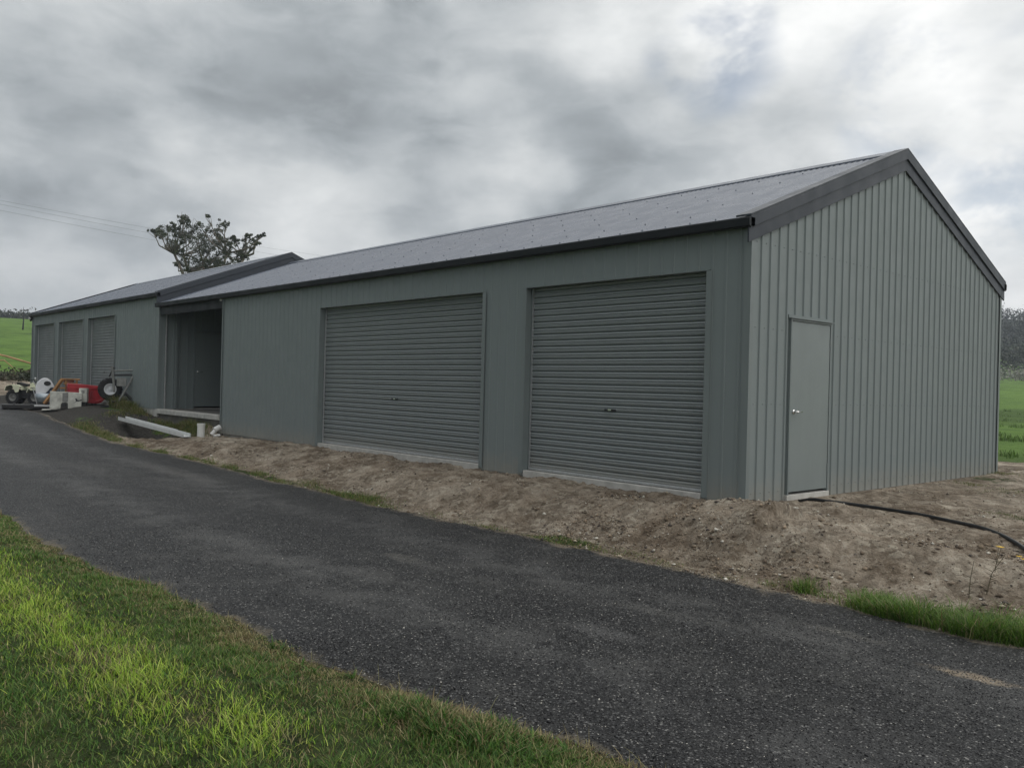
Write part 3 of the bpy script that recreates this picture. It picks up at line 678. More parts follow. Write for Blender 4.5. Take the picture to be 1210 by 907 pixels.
# --- the far shed, one step up
shed2 = empty('shed', (XL, 0, .4), label='far grey green steel shed one step higher with three narrow roller doors', cat='shed')
shed2.location = (0, 0, 0)
D3 = [(-31.95, -29.3), (-28.68, -25.78), (-25.2, -22.5)]; ZT2 = 3.14
front_wall(shed2, XE, XL, .38, 3.52, D3, ZT2)
for a, b_ in D3:
    opening_trim(shed2, a, b_, .38, ZT2); roller_door(shed2, a, b_, .42, ZT2, .42)
gable_wall(shed2, XL, .40, 3.50, 1, (1.0, 1.95, 2.62))
access_door(shed2, XL, 1.0, 1.95, .45, 2.58)
gable_wall(shed2, XE, .3, 3.50, -1)
mb = MB(); wall_sheet(mb, XE, XL, .3, lambda u: 3.52, lambda u, o, z: (u, D_ + o, z)); mb.build('rear_wall', m_wall, shed2, fix=False)
MB().box(XL - .08, XL + .0215, -.0215, -.0185, .38, 3.5).box(XL + .0185, XL + .0215, -.0185, .06, .4, 3.5).build('corner_flashing', m_trim, shed2)
MB().box(XE - .0215, XE + .08, -.0215, -.0185, .38, 3.5).box(XE - .0215, XE - .0185, -.0185, .06, .38, 3.5).build('corner_flashing', m_trim, shed2)
MB().box(XE + .012, XL - .012, .012, D_ - .012, -.1, .415).build('floor_slab', m_conc, shed2)
ZE2 = 3.60; ZR2 = ZE2 + SL * (D_ / 2 - YE)
corr_roof(shed2, XE, XL, ZE2, YE, ZR2); ridge_cap(shed2, XE, XL, ZR2 + .012)
barge(shed2, XL, ZE2, YE - .03, ZR2 + SL * .03, 1, low=.36); barge(shed2, XE, ZE2, YE - .03, ZR2 + SL * .03, -1)
gutter(shed2, XE - .05, XL + .055, 3.497); gutter(shed2, XE, XL + .055, 3.497, D_ + .02, 1)
MB().box(XE, XL, -.019, .0, 3.515, 3.575).build('fascia', m_gutter, shed2)
MB().tube([(XE - .03, -.09, 3.40), (XE - .03, -.09, 3.47)], .05, 10).build('gutter_outlet', m_pvc, shed2, smooth=True)
# sliding screen posts standing at the breezeway mouth against the far shed
for yy, w_, mt in ((.16, .035, m_galv), (.42, .07, m_trim)):
    MB().box(XL + .03, XL + .03 + w_, yy, yy + w_, .39, 3.22).build('post', mt, shed, bevel=.004)

# ------------------------------------------------------------------ vegetation
def leaf_mat(name, rough=.6, trans=.25, gain=1.0):
    m, nt, N, L, b = mat_base(name)
    at = N.new('ShaderNodeAttribute'); at.attribute_name = 'Col'
    L.new(at.outputs['Color'], b.inputs['Base Color']); b.inputs['Roughness'].default_value = rough; b.inputs['Specular IOR Level'].default_value = .3
    t = N.new('ShaderNodeBsdfTranslucent'); L.new(at.outputs['Color'], t.inputs['Color'])
    mx = N.new('ShaderNodeMixShader'); mx.inputs[0].default_value = trans; L.new(b.outputs[0], mx.inputs[1]); L.new(t.outputs[0], mx.inputs[2])
    L.new(mx.outputs[0], nt.nodes['Material Output'].inputs['Surface']); return m
m_grass = leaf_mat('grass_blades', .55, .35)
m_leaf = leaf_mat('leaves', .5, .2)
m_bark = plain('bark', (.16, .135, .11), .9, var=.35, vs=3, bmp=.4)

def blades(name, x, y, h, w, lean, col, mat=None, zoff=-.012, parent=None):
    """curved grass blades, three joints each"""
    n = len(x); z = height(x, y) + zoff
    a = rng.random(n) * 2 * np.pi; dx, dy = np.cos(a), np.sin(a); px, py = -dy, dx
    b2 = rng.random(n) * 2 * np.pi
    l = lean * (0.3 + rng.random(n)) * h
    def P(t, side, hw):
        bend = l * t ** 1.8
        return np.stack([x + dx * bend + px * side * hw, y + dy * bend + py * side * hw, z + h * t * (1 - .25 * lean * t)], -1)
    V = np.stack([P(0, -1, w), P(0, 1, w), P(.45, -1, w * .8), P(.45, 1, w * .8), P(.8, -1, w * .5), P(.8, 1, w * .5), P(1.0, 0, 0)], 1)
    base = (np.arange(n) * 7)[:, None]
    F4 = np.concatenate([base + np.array([0, 1, 3, 2]), base + np.array([2, 3, 5, 4])]); F3 = base + np.array([4, 5, 6])
    c = np.repeat(col[:, None, :], 7, 1)
    return np_mesh(name, V.reshape(-1, 3), F3=F3, F4=F4, col=c.reshape(-1, 3), mat=mat or m_grass, parent=parent)

PAL = np.array([[.065, .15, .024], [.09, .195, .032], [.125, .225, .04], [.055, .12, .022], [.17, .21, .055], [.14, .19, .05]])
DRY = np.array([[.28, .23, .11], [.38, .33, .18], [.19, .14, .07], [.25, .24, .10]])
SUN_YEL = np.array([[.34, .50, .055], [.42, .56, .08], [.25, .42, .05], [.50, .56, .14]])
def pick(pal, n):
    c = pal[rng.integers(0, len(pal), n)]; return c * (.75 + .5 * rng.random((n, 1)))

# the lawn beside the camera
def lawn():
    N0 = 620000
    x = rng.uniform(-13, 4.6, N0); y = rng.uniform(-10.8, -5.2, N0); em = rng.random(N0) < .16; y[em] = edge_lo(x[em]) - np.abs(rng.standard_normal(em.sum())) * .22 + .04
    el = edge_lo(x); d = np.hypot(x - CAM[0], y - CAM[1])
    keep = (y < el + .05 * rng.standard_normal(N0)) & (d > .9)
    pk = np.clip((6.0 / np.maximum(d, 2.5)) ** 1.5, 0, 1)
    # thinner behind the viewer
    vis = (x - CAM[0]) * f_.x + (y - CAM[1]) * f_.y > 1.5
    lat = np.abs((x - CAM[0]) * r_.x + (y - CAM[1]) * r_.y) / np.maximum((x - CAM[0]) * f_.x + (y - CAM[1]) * f_.y, .1)
    pk = pk * np.where(vis & (lat < .9), 1, .12)
    keep &= rng.random(N0) < pk; x = x[keep]; y = y[keep]; d = d[keep]; n = len(x); el = edge_lo(x)
    edge = np.exp(-np.maximum(el - y, 0) / .22)
    bald = np.zeros(n)
    for (cx, cy, rx, ry, a) in [(-3.1, -6.45, .5, .12, .7), (1.0, -6.15, .32, .12, .9), (.55, -6.28, .6, .08, .7), (1.35, -7.0, .18, .09, .9), (1.62, -7.05, .12, .09, .9), (2.0, -5.98, .3, .1, .8), (.4, -7.2, .3, .1, .4), (-2.2, -6.3, .5, .08, .6)]:
        bald = np.maximum(bald, a * gauss(x, y, cx, cy, rx, ry))
    bald = np.maximum(bald, sst(.30, .6, fbm(x, y, .35, 3, 93)) * .55)
    k = rng.random(n) > np.clip(bald * .75 + edge * .1, 0, .9); x, y, d, edge, el, bald = x[k], y[k], d[k], edge[k], el[k], bald[k]; n = len(x)
    # long yellow-green strip: weak sunlight painted into blade colour and height
    sun_yel = np.zeros(n)
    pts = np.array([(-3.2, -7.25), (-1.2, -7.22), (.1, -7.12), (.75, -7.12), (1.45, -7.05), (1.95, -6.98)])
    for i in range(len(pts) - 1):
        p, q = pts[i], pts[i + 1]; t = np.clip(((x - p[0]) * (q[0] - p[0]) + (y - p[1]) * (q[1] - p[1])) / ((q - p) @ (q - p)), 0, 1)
        dd = np.hypot(x - p[0] - t * (q[0] - p[0]), y - p[1] - t * (q[1] - p[1])); sun_yel = np.maximum(sun_yel, np.exp(-(dd / .30) ** 2))
    sun_yel = np.clip(sun_yel * (1 + .8 * fbm(x, y, .25, 3, 95)), 0, 1)
    lush = np.clip(gauss(x, y, 2.35, -6.12, .45, .22) * 1.2 + sst(.1, .5, fbm(x, y, .9, 3, 97)) * .5, 0, 1)
    h = .024 + .024 * rng.random(n) + .045 * sst(.15, .6, fbm(x, y, .13, 2, 141)) * rng.random(n) + .055 * sun_yel * rng.random(n) + .085 * lush * rng.random(n) + .02 * sst(0, .6, fbm(x, y, .5, 3, 99))
    h = h * (1 - .35 * edge) * (1 - .4 * bald) + (rng.random(n) < .012) * .06 * rng.random(n)
    w = .0017 + .0014 * rng.random(n) + .0024 * lush * rng.random(n) + .0004 * (d > 6) * (d - 6)
    col = pick(PAL, n)
    ym = rng.random(n) < sun_yel * .85; col[ym] = pick(SUN_YEL, ym.sum())
    dm = rng.random(n) < (.08 + (.25 + .75 * sst(-.1, .4, fbm(x, y, .6, 3, 140))) * .8 * edge + .75 * bald + .18 * sst(0, .5, fbm(x, y, .4, 3, 101))); col[dm] = pick(DRY, dm.sum())
    lm = (rng.random(n) < lush * .7) & ~dm; col[lm] = pick(np.array([[.045, .12, .016], [.06, .15, .02], [.035, .095, .014]]), lm.sum())
    o = blades('lawn_grass', x, y, h, w, .55 + .6 * rng.random(n), col); tag(o, 'mown lawn grass beside the driveway with a painted sunlit yellow green strip', 'grass', kind='stuff')
    print('lawn', n)
lawn()
def lawn_weeds():
    # broad leaved rosettes and tall dry stalks among the grass
    n = 90; cx = rng.uniform(-3, 3.2, n); cy = edge_lo(cx) - .05 - 1.6 * rng.random(n) ** 1.6; k = 9
    x = np.repeat(cx, k) + .006 * rng.standard_normal(n * k); y = np.repeat(cy, k) + .006 * rng.standard_normal(n * k)
    h = np.repeat(.045 + .05 * rng.random(n), k) * (.7 + .5 * rng.random(n * k))
    x2 = rng.uniform(-2, 3.4, 150); y2 = edge_lo(x2) - .02 - .35 * rng.random(150) ** 2
    X = np.concatenate([x, x2]); Y = np.concatenate([y, y2]); Hh = np.concatenate([h, .07 + .11 * rng.random(150)])
    Ww = np.concatenate([np.full(n * k, .0058), np.full(150, .0013)]); Ln = np.concatenate([np.full(n * k, 1.15), .3 + .7 * rng.random(150)])
    Cc = np.concatenate([pick(np.array([[.06, .13, .025], [.09, .17, .03], [.05, .10, .02]]), n * k), pick(DRY * 1.2, 150)])
    tag(blades('lawn_weeds', X, Y, Hh, Ww, Ln, Cc), 'broad leaved weeds and dry stalks along the lawn edge', 'weeds', kind='stuff')
lawn_weeds()
def verge():
    X, Y, Hh, Ww, Cc = [], [], [], [], []
    def patch(cx, cy, rx, ry, n, h, pal, w=.0022, dry=.15):
        x = cx + rx * rng.standard_normal(n) * .6; y = cy + ry * rng.standard_normal(n) * .6
        X.append(x); Y.append(y); Hh.append(h * (.45 + .75 * rng.random(n)) * (1 - .3 * np.clip(((x - cx) / rx) ** 2, 0, 1))); Ww.append(np.full(n, w) * (.7 + .6 * rng.random(n)))
        c = pick(pal, n); dm = rng.random(n) < dry; c[dm] = pick(DRY, dm.sum()); Cc.append(c)
    G = PAL; LG = np.array([[.09, .18, .025], [.12, .22, .03], [.15, .23, .05], [.065, .14, .02]])
    for i in range(17):      # big clump strip at the road edge
        x = 2.45 + i * .11; patch(x, float(edge_up(x)) + .12 + .07 * rng.standard_normal(), .13, .17, 520, .13 + .12 * rng.random(), LG, .0030, .12)
    patch(2.55, -1.93, .13, .1, 900, .17, LG, .0026, .05)
    patch(1.85, -1.92, .12, .09, 500, .12, LG, .0024, .2); patch(1.6, -2.0, .12, .06, 120, .07, G, .002, .5); patch(2.15, -1.98, .18, .05, 160, .08, G, .002, .6); patch(1.2, -2.05, .2, .05, 80, .05, G, .002, .6)
    for (cx, n, h) in [(-.6, 500, .045), (-1.1, 700, .06), (-.1, 300, .04), (.25, 250, .04), (-1.9, 260, .05), (-2.5, 200, .05), (-3.3, 150, .05), (-4.4, 500, .06), (-4.9, 900, .09), (-5.3, 700, .10), (-5.9, 400, .06), (-6.6, 500, .07), (-7.4, 500, .06), (-8.3, 600, .07), (-9.3, 500, .07), (-10.3, 500, .07), (-11.3, 500, .07), (-12.4, 600, .08), (-13.5, 500, .08), (-14.6, 500, .09), (-15.6, 500, .1)]:
        patch(cx + rng.uniform(-.2, .2), float(edge_up(cx)) + .08 + .1 * rng.random(), .38, .11, n, h, G, .0025 + .0006 * max(0, -cx / 8), .4)
    for (cx, cy, rx, ry, n, h, dry) in [(2.75, 1.95, .6, .2, 1500, .055, .1), (2.0, 2.3, .3, .12, 350, .04, .2), (3.4, 1.9, .5, .2, 900, .05, .1), (.5, 5.4, .25, .15, 260, .07, .3), (1.3, 4.7, .5, .2, 500, .05, .3), (.2, 7.5, .4, .3, 600, .06, .2), (1.0, 9, .9, .5, 900, .08, .2),
                                        (-15.2, -.35, .55, .25, 1500, .16, .25), (-16.4, -.2, .8, .2, 1700, .20, .3), (-17.5, -.25, .6, .2, 900, .18, .3), (-16.2, -2.2, .9, .2, 1200, .12, .35), (-17.6, -2.1, .8, .2, 1200, .13, .3), (-18.6, -1.9, .6, .25, 600, .10, .3),
                                        (-20.3, -.25, .5, .16, 1200, .34, .35), (-21.0, -.3, .4, .15, 800, .5, .45), (-19.4, -.3, .4, .2, 700, .2, .35), (-19.2, -.9, .5, .3, 500, .12, .35)]:
        patch(cx, cy, rx, ry, n, h, G * np.array([1.1, .85, 1.1]), .004 if cx < -10 else .0022, dry)
    x = np.concatenate(X); y = np.concatenate(Y); k = (y > edge_up(x) - .05) & ~((y > -.03) & (x < .03)); k &= ~((x > 3.9))
    o = blades('verge_grass', x[k], y[k], np.concatenate(Hh)[k], np.concatenate(Ww)[k], .6 + .5 * rng.random(k.sum()), np.concatenate(Cc)[k])
    tag(o, 'rough grass and weeds along the soil edge of the driveway', 'grass', kind='stuff')
    # paddock tussocks beyond the gable end
    n = 9000; x = rng.uniform(-16, 12, n); y = rng.uniform(11, 48, n) ; cl = fbm(x, y, 2.2, 3, 120); k = (cl > -.05) & (rng.random(n) < 1.2 * (cl + .15)) & (y > 11.5 + 1.3 * fbm(x, y, 3, 4, 60)); x, y = x[k], y[k]
    x = np.repeat(x, 7) + .07 * rng.standard_normal(len(x) * 7); y = np.repeat(y, 7) + .07 * rng.standard_normal(len(y) * 7); n = len(x)
    o = blades('paddock_grass', x, y, .10 + .12 * rng.random(n), np.full(n, .012), np.full(n, .6), pick(np.array([[.08, .15, .025], [.10, .18, .03], [.06, .11, .02], [.12, .17, .05]]), n))
    tag(o, 'green paddock grass beyond the bare soil at the gable end', 'grass', kind='stuff')
verge()

# stones and crumbs of soil, loose road chips
_oct = np.array([[1, 0, 0], [-1, 0, 0], [0, 1, 0], [0, -1, 0], [0, 0, 1], [0, 0, -1], ], float)
_of = np.array([[0, 2, 4], [2, 1, 4], [1, 3, 4], [3, 0, 4], [2, 0, 5], [1, 2, 5], [3, 1, 5], [0, 3, 5]])
def stones(name, x, y, z, s, col, mat):
    n = len(x); V = _oct[None] * (s[:, None, None] * (.55 + .75 * rng.random((n, 6, 1)))) + s[:, None, None] * .25 * rng.standard_normal((n, 6, 3))
    V[..., 2] *= .62; a = rng.random(n) * 6.28; ca, sa = np.cos(a)[:, None], np.sin(a)[:, None]
    Vx = V[..., 0] * ca - V[..., 1] * sa; Vy = V[..., 0] * sa + V[..., 1] * ca
    V = np.stack([Vx + x[:, None], Vy + y[:, None], V[..., 2] + z[:, None]], -1)
    F = ((np.arange(n) * 6)[:, None, None] + _of[None]).reshape(-1, 3)
    return np_mesh(name, V.reshape(-1, 3), F3=F, col=np.repeat(col[:, None], 6, 1).reshape(-1, 3), mat=mat)
m_stone = leaf_mat('loose_stone', .8, 0.)
def scatter():
    n = 90000; x = rng.uniform(-12, 4.4, n); x = np.where(rng.random(n) < .6, rng.uniform(-1.5, 4.4, n), x); y = rng.uniform(-2.3, .2, n)
    y = np.where((x > 0.05) & (rng.random(n) < .3), rng.uniform(-.5, 5, n), y)
    dens = .12 + sst(.0, .5, fbm(x, y, .5, 3, 130)) * .8 + .5 * np.exp(-np.abs(y - edge_up(x) - .35) / .25)
    k = (y > edge_up(x) - .12 * rng.random(n) ** 2) & (rng.random(n) < dens) & ~((y > -.06) & (x < .08)); x, y = x[k], y[k]; n = len(x)
    s = .003 + .010 * rng.random(n) ** 3 + .026 * (rng.random(n) < .05) * rng.random(n)
    c = pick(np.array([[.24, .19, .14], [.17, .13, .09], [.12, .09, .065], [.34, .29, .22], [.09, .075, .065], [.26, .2, .14]]), n); pale = rng.random(n) < .07; c[pale] = pick(np.array([[.6, .57, .5]]), pale.sum())
    tag(stones('soil_crumbs', x, y, height(x, y) + s * .25, s, c, m_stone), 'small stones and crumbs of clay lying on the soil bank', 'gravel', kind='stuff')
    n = 70000; x = rng.uniform(-4, 4.6, n); x = np.where(rng.random(n) < .6, rng.uniform(.5, 4.6, n), x); y = rng.uniform(-6.3, -2.1, n); k = (y < edge_up(x) + .02) & (y > edge_lo(x) - .03); x, y = x[k], y[k]; n = len(x)
    s = .0026 + .0034 * rng.random(n) + .005 * (rng.random(n) < .01)
    tt = (y - edge_lo(x) + .25) / (edge_up(x) - edge_lo(x) + .5)
    z = road_z(x) + .018 + .02 * fbm(x, y, 1.6, 3, 71) + .03 * np.sin(math.pi * tt) + s * .2
    c = pick(np.array([[.025, .025, .027], [.06, .062, .065], [.012, .012, .014], [.14, .14, .14]]), n); pale = rng.random(n) < .02; c[pale] = pick(np.array([[.45, .43, .39]]), pale.sum())
    tag(stones('road_chips', x, y, z, s, c, m_stone), 'loose stone chips on the surface of the driveway', 'gravel', kind='stuff')
scatter()

# ------------------------------------------------------------------ wooded hills, scrub
def clump_cards(cx, cy, cz, rx, rz, nper, leaf, pal, crown_shape=True):
    n = len(cx) * nper; i = np.repeat(np.arange(len(cx)), nper)
    u = rng.standard_normal((n, 3)); u /= np.linalg.norm(u, axis=1, keepdims=True); rr = rng.random(n) ** .45
    lob = 1 + .35 * np.sin(u[:, 0] * 5 + i) * np.cos(u[:, 1] * 4 + i * 1.7)
    c = np.stack([cx[i] + u[:, 0] * rx[i] * rr * lob, cy[i] + u[:, 1] * rx[i] * rr * lob, cz[i] + u[:, 2] * rz[i] * rr * lob], -1)
    a = rng.standard_normal((n, 3)); a /= np.linalg.norm(a, axis=1, keepdims=True); b = np.cross(a, rng.standard_normal((n, 3))); b /= np.linalg.norm(b, axis=1, keepdims=True)
    s = (leaf if np.isscalar(leaf) else leaf[i])[..., None] if not np.isscalar(leaf) else leaf
    s = s * (.6 + .8 * rng.random((n, 1)))
    V = np.stack([c - a * s, c + b * s * .6, c + a * s, c - b * s * .6], 1)
    F = (np.arange(n) * 4)[:, None] + np.arange(4)
    base = pick(pal, len(cx))[i] * (.8 + .4 * rng.random((n, 1)))
    return V.reshape(-1, 3), F, np.repeat(base[:, None], 4, 1).reshape(-1, 3)
def woods():
    PAL2 = np.array([[.028, .040, .020], [.036, .048, .024], [.045, .052, .03], [.022, .032, .017]])
    a = []
    for _ in range(2200):
        a.append((rng.uniform(164, 172.5), rng.uniform(240, 480)))
    for _ in range(2600):
        az = rng.uniform(98, 176); dd = rng.uniform(185 if az < 122 else 255, 480); a.append((az, dd))
    a = np.array(a); wv = ((a[:, 0] > 163) | (a[:, 0] < 114)); k = wv | (rng.random(len(a)) < .25)
    a = a[k]; x = CAM[0] + a[:, 1] * np.cos(np.radians(a[:, 0])); y = CAM[1] + a[:, 1] * np.sin(np.radians(a[:, 0])); z = height(x, y)
    rx = 2.2 + 2.2 * rng.random(len(x)); rz = (1.8 + 1.8 * rng.random(len(x))) * np.where(a[:, 0] > 150, .6, 1)
    V, F, c = clump_cards(x, y, z + rz * .8 + .3, rx, rz, 110, .33, PAL2)
    tag(np_mesh('hill_woodland', V, F4=F, col=c, mat=m_leaf), 'dark bush covering the hills far behind the sheds', 'woodland', kind='stuff')
    # pale scrub where the paddock meets the hill
    az = rng.uniform(102, 114, 90); dd = rng.uniform(158, 188, 90); x = CAM[0] + dd * np.cos(np.radians(az)); y = CAM[1] + dd * np.sin(np.radians(az)); z = height(x, y)
    V, F, c = clump_cards(x, y, z + .9, 1.0 + .8 * rng.random(90), .9 + .9 * rng.random(90), 60, .22, np.array([[.26, .26, .22], [.33, .32, .28], [.16, .18, .13]]))
    tag(np_mesh('pale_scrub', V, F4=F, col=c, mat=m_leaf), 'pale grey scrub at the foot of the wooded hill', 'scrub', kind='stuff')
    # dark low brush behind the quad bike
    n = 34; az = rng.uniform(165.2, 172, n); dd = rng.uniform(47.5, 51, n); x = CAM[0] + dd * np.cos(np.radians(az)); y = CAM[1] + dd * np.sin(np.radians(az)); z = height(x, y)
    V, F, c = clump_cards(x, y, z + .1, .5 + .5 * rng.random(n), .14 + .22 * rng.random(n), 130, .07, np.array([[.03, .04, .018], [.05, .055, .03], [.07, .06, .035]]))
    tag(np_mesh('low_brush', V, F4=F, col=c, mat=m_leaf), 'dark low brush at the foot of the green hillside', 'brush', kind='stuff')
woods()

# ------------------------------------------------------------------ gum tree behind the roof
def gum_tree():
    Dt = 78.
    az = math.radians(157.6); bx = CAM[0] + Dt * math.cos(az); by = CAM[1] + Dt * math.sin(az); bz = H(bx, by)
    dep = Dt * math.cos(math.radians(157.6 - 138.1))
    rt = Vector((math.sin(az), -math.cos(az), 0)).normalized(); fw = Vector((math.cos(az), math.sin(az), 0))
    t = empty('gum_tree', (bx, by, bz), 0, 'tall open crowned gum tree standing behind the far shed roof', 'tree')
    def loc(px, py, dz=0.):   # crown layout: sideways and height in metres from the base
        lat = (px - 243) / 1027.2 * dep * 1.0; hor = 445. + (px - 243) * .026
        return rt * lat + fw * dz + Vector((0, 0, CAM[2] + (hor - py) / 1027.2 * dep - bz))
    # (px, py, radius px)
    cl = [(183, 276, 3.5), (189, 273, 4.5), (197, 269, 5), (205, 267, 4), (196, 281, 6), (203, 286, 6), (210, 281, 6), (213, 258, 4), (216, 263, 4), (219, 269, 5), (226, 273, 8), (234, 268, 7), (230, 281, 9), (240, 276, 8), (245, 271, 6), (223, 290, 7), (236, 291, 9), (228, 301, 8), (219, 310, 6), (225, 315, 7),
          (238, 305, 7), (246, 296, 7), (242, 313, 6), (253, 286, 6), (256, 265, 5), (261, 268, 4), (258, 275, 4), (262, 286, 6), (268, 291, 5), (254, 297, 6), (260, 301, 5), (251, 304, 5), (242, 259.5, 2), (265, 279, 3), (275, 278, 3), (284, 279, 3.5), (287, 273, 3), (286, 286, 4), (295, 286, 4), (298, 283, 3), (293, 290, 3), (301, 276, 2.2), (304, 278, 1.5), (281, 300, 5), (276, 304, 5), (268, 306, 5), (287, 303, 3.5), (212, 296, 4.5), (213, 309, 3), (210, 311, 2.5), (206, 291, 3), (232, 320, 7), (246, 321, 5), (222, 324, 6), (236, 330, 6), (250, 330, 5), (225, 336, 6), (217, 277, 6), (236, 282, 8), (247, 286, 6), (229, 292, 8), (241, 298, 7), (233, 312, 7), (215, 288, 6), (206, 274, 4), (192, 277, 4), (254, 277, 5), (250, 314, 6), (260, 312, 5), (265, 297, 4), (270, 284, 2.5), (281, 290, 3), (291, 281, 3), (272, 312, 5)]
    P = [(loc(a, b, rng.uniform(-1, 1) * 2.6), r / 1027.2 * dep) for a, b, r in cl]
    # limbs: trunk, five stems, a branchlet to each leaf mass
    mb = MB(); zt = loc(243, 345).z
    trunk_top = Vector((0.2, 0, zt * .62))
    MBt = MB(); MBt.tube([(0, 0, -.3), (.05, 0, zt * .3), trunk_top], [.42, .34, .28], 12)
    tr = MBt.build('trunk', m_bark, t, smooth=True)
    stems = []
    for (sx, sy) in [(222, 322), (216, 300), (238, 308), (250, 312), (264, 300), (285, 300), (206, 300)]:
        e = loc(sx, sy, rng.uniform(-1, 1) * 1.2); stems.append(e)
        mid = trunk_top.lerp(e, .5) + Vector((rng.uniform(-.2, .2), rng.uniform(-.2, .2), -.5)); mb.tube([trunk_top + Vector((0, 0, -.3)), mid, e], [.2, .15, .10], 8)
    for (p, r) in P:
        s = min(stems, key=lambda q: (q - p).length + (2.5 if q.z > p.z else 0)); m_ = s.lerp(p, .55) + Vector((rng.uniform(-.3, .3), rng.uniform(-.3, .3), -.35))
        mb.tube([s, m_, p + Vector((0, 0, -r * .3))], [.085, .05, .02], 6)
        for _ in range(3):
            q = p + Vector(rng.standard_normal(3)) * r * .8; mb.tube([m_.lerp(p, .5), q], [.03, .01], 4)
    mb.build('limbs', m_bark, tr, smooth=True)
    Vs, Fs, Cs = [], [], []; off = 0
    cx = np.array([p.x for p, r in P]); cy = np.array([p.y for p, r in P]); cz = np.array([p.z for p, r in P]); rr = np.array([r for p, r in P])
    # each mass is built of several smaller tufts
    k = 9; i = np.repeat(np.arange(len(cx)), k); o3 = rng.standard_normal((len(i), 3)) * .72
    V, F, c = clump_cards(cx[i] + o3[:, 0] * rr[i], cy[i] + o3[:, 1] * rr[i], cz[i] + o3[:, 2] * rr[i] * .8, rr[i] * .42 + .04, rr[i] * .34 + .04, 36, .062, np.array([[.045, .055, .03], [.06, .072, .038], [.08, .09, .052], [.036, .045, .022]]))
    np_mesh('crown', V, F4=F, col=c, mat=m_leaf, parent=t)
gum_tree()

# ------------------------------------------------------------------ power lines on their poles
m_wire = plain('weathered_wire', (.16, .165, .17), .6)
m_pole = plain('pole_timber', (.20, .175, .15), .9, var=.3, vs=4)
def utility_pole(x, y, ztop, label):
    z0 = H(x, y); o = empty('utility_pole', (x, y, z0), math.radians(60), label, 'pole', 'power poles behind the sheds'); h = ztop - z0
    MB().tube([(0, 0, -.3), (0, 0, h)], [.16, .11], 10).build('pole', m_pole, o, smooth=True)
    MB().box(-1.2, 1.2, -.05, .05, h - .45, h - .33).build('crossarm', m_pole, o)
    for k in (-1.1, 0, 1.1): MB().lathe([(.001, h - .18), (.05, h - .2), (.05, h - .26), (.03, h - .28), (.03, h - .33)], 8, Matrix.Translation((k, 0, 0))).build('insulator', m_pvc, o)
def dir_pt(px, py, d):
    v = pxdir(px, py); return Vector(CAM) + v * (d / math.hypot(v.x, v.y))
pL = dir_pt(-90, 226, 60); pR = dir_pt(520, 322, 110)
utility_pole(pL.x, pL.y, pL.z + .1, 'tall timber power pole nearest the green hillside')
utility_pole(pR.x, pR.y, pR.z + .1, 'tall timber power pole hidden behind the long shed roof')
def wire(a, b, sag, label):
    pts = [a.lerp(b, i / 28) - Vector((0, 0, sag * 4 * (i / 28) * (1 - i / 28))) for i in range(29)]
    o = MB().tube(pts, .007, 5).build('power_line', m_wire, None); tag(o, label, 'power line', 'power lines over the far shed')
for (a, b, lb) in [((-90, 219, ), (520, 318), 'thin power line, the topmost of the three above the far shed roof'), ((-90, 223), (520, 326), 'thin power line, the middle one of the three above the far shed roof'), ((-90, 230), (520, 334), 'thin power line, the lowest of the three above the far shed roof')]:
    wire(dir_pt(*a, 60), dir_pt(*b, 110), .6, lb)

# ------------------------------------------------------------------ things left in front of the far shed
RZ = rad(75)
def at(az, d): return CAM[0] + d * math.cos(rad(az)), CAM[1] + d * math.sin(rad(az))
m_cream = plain('cream_plastic', (.66, .67, .50), .4, var=.08); m_white = plain('white_plastic', (.74, .75, .78), .3, var=.06)
m_navy = plain('dark_blue_plastic', (.02, .03, .06), .35, var=.3); m_silver = plain('silver_sheet', (.45, .5, .54), .3, .6, .1)
m_timber = plain('orange_timber', (.36, .19, .075), .75, var=.35, vs=6, bmp=.2); m_red = plain('red_paint', (.34, .012, .020), .35, var=.25, vs=4)
m_foam = plain('white_foam', (.54, .54, .49), .85, var=.35, vs=5, bmp=.2); m_grey = plain('dull_grey_steel', (.24, .24, .23), .55, .4, .25, 8); m_dark = plain('dark_steel', (.035, .037, .04), .6, .2, .3)
m_cloth = plain('faded_pink_cloth', (.45, .22, .17), .9, var=.3)

def wheel(name, parent, c, r, w, axis='y', rimmat=None, hub=.45):
    M = Matrix.Translation(c) @ (Matrix.Rotation(math.pi / 2, 4, 'X') if axis == 'y' else Matrix.Rotation(math.pi / 2, 4, 'Y'))
    p = empty(name, (0, 0, 0)); p.parent = parent
    t = MB(); t.lathe([(r * .5, -w * .42), (r * .62, -w * .5), (r * .9, -w * .48), (r * .985, -w * .3), (r, 0), (r * .985, w * .3), (r * .9, w * .48), (r * .62, w * .5), (r * .5, w * .42)], 28, M)
    for k in range(20):
        a = k * math.pi / 10
        for s in (-1, 1):
            q = M @ Matrix.Rotation(a + s * .06, 4, 'Z') @ Matrix.Translation((r * .985, 0, s * w * .22)); t.box(-.012, .014, -r * .05, r * .05, -w * .2, w * .2, q)
    t.build('tyre', m_rubber, p, smooth=False)
    MB().lathe([(.001, -w * .12), (r * .18, -w * .14), (r * .2, -w * .05), (r * .42, .0), (r * .46, -w * .4), (r * .52, -w * .44), (r * .52, w * .44), (r * .46, w * .4), (r * .42, .02), (r * .2, w * .05), (r * .18, w * .14), (.001, w * .12)], 24, M).build('rim', rimmat or m_grey, p, smooth=True)
    return p

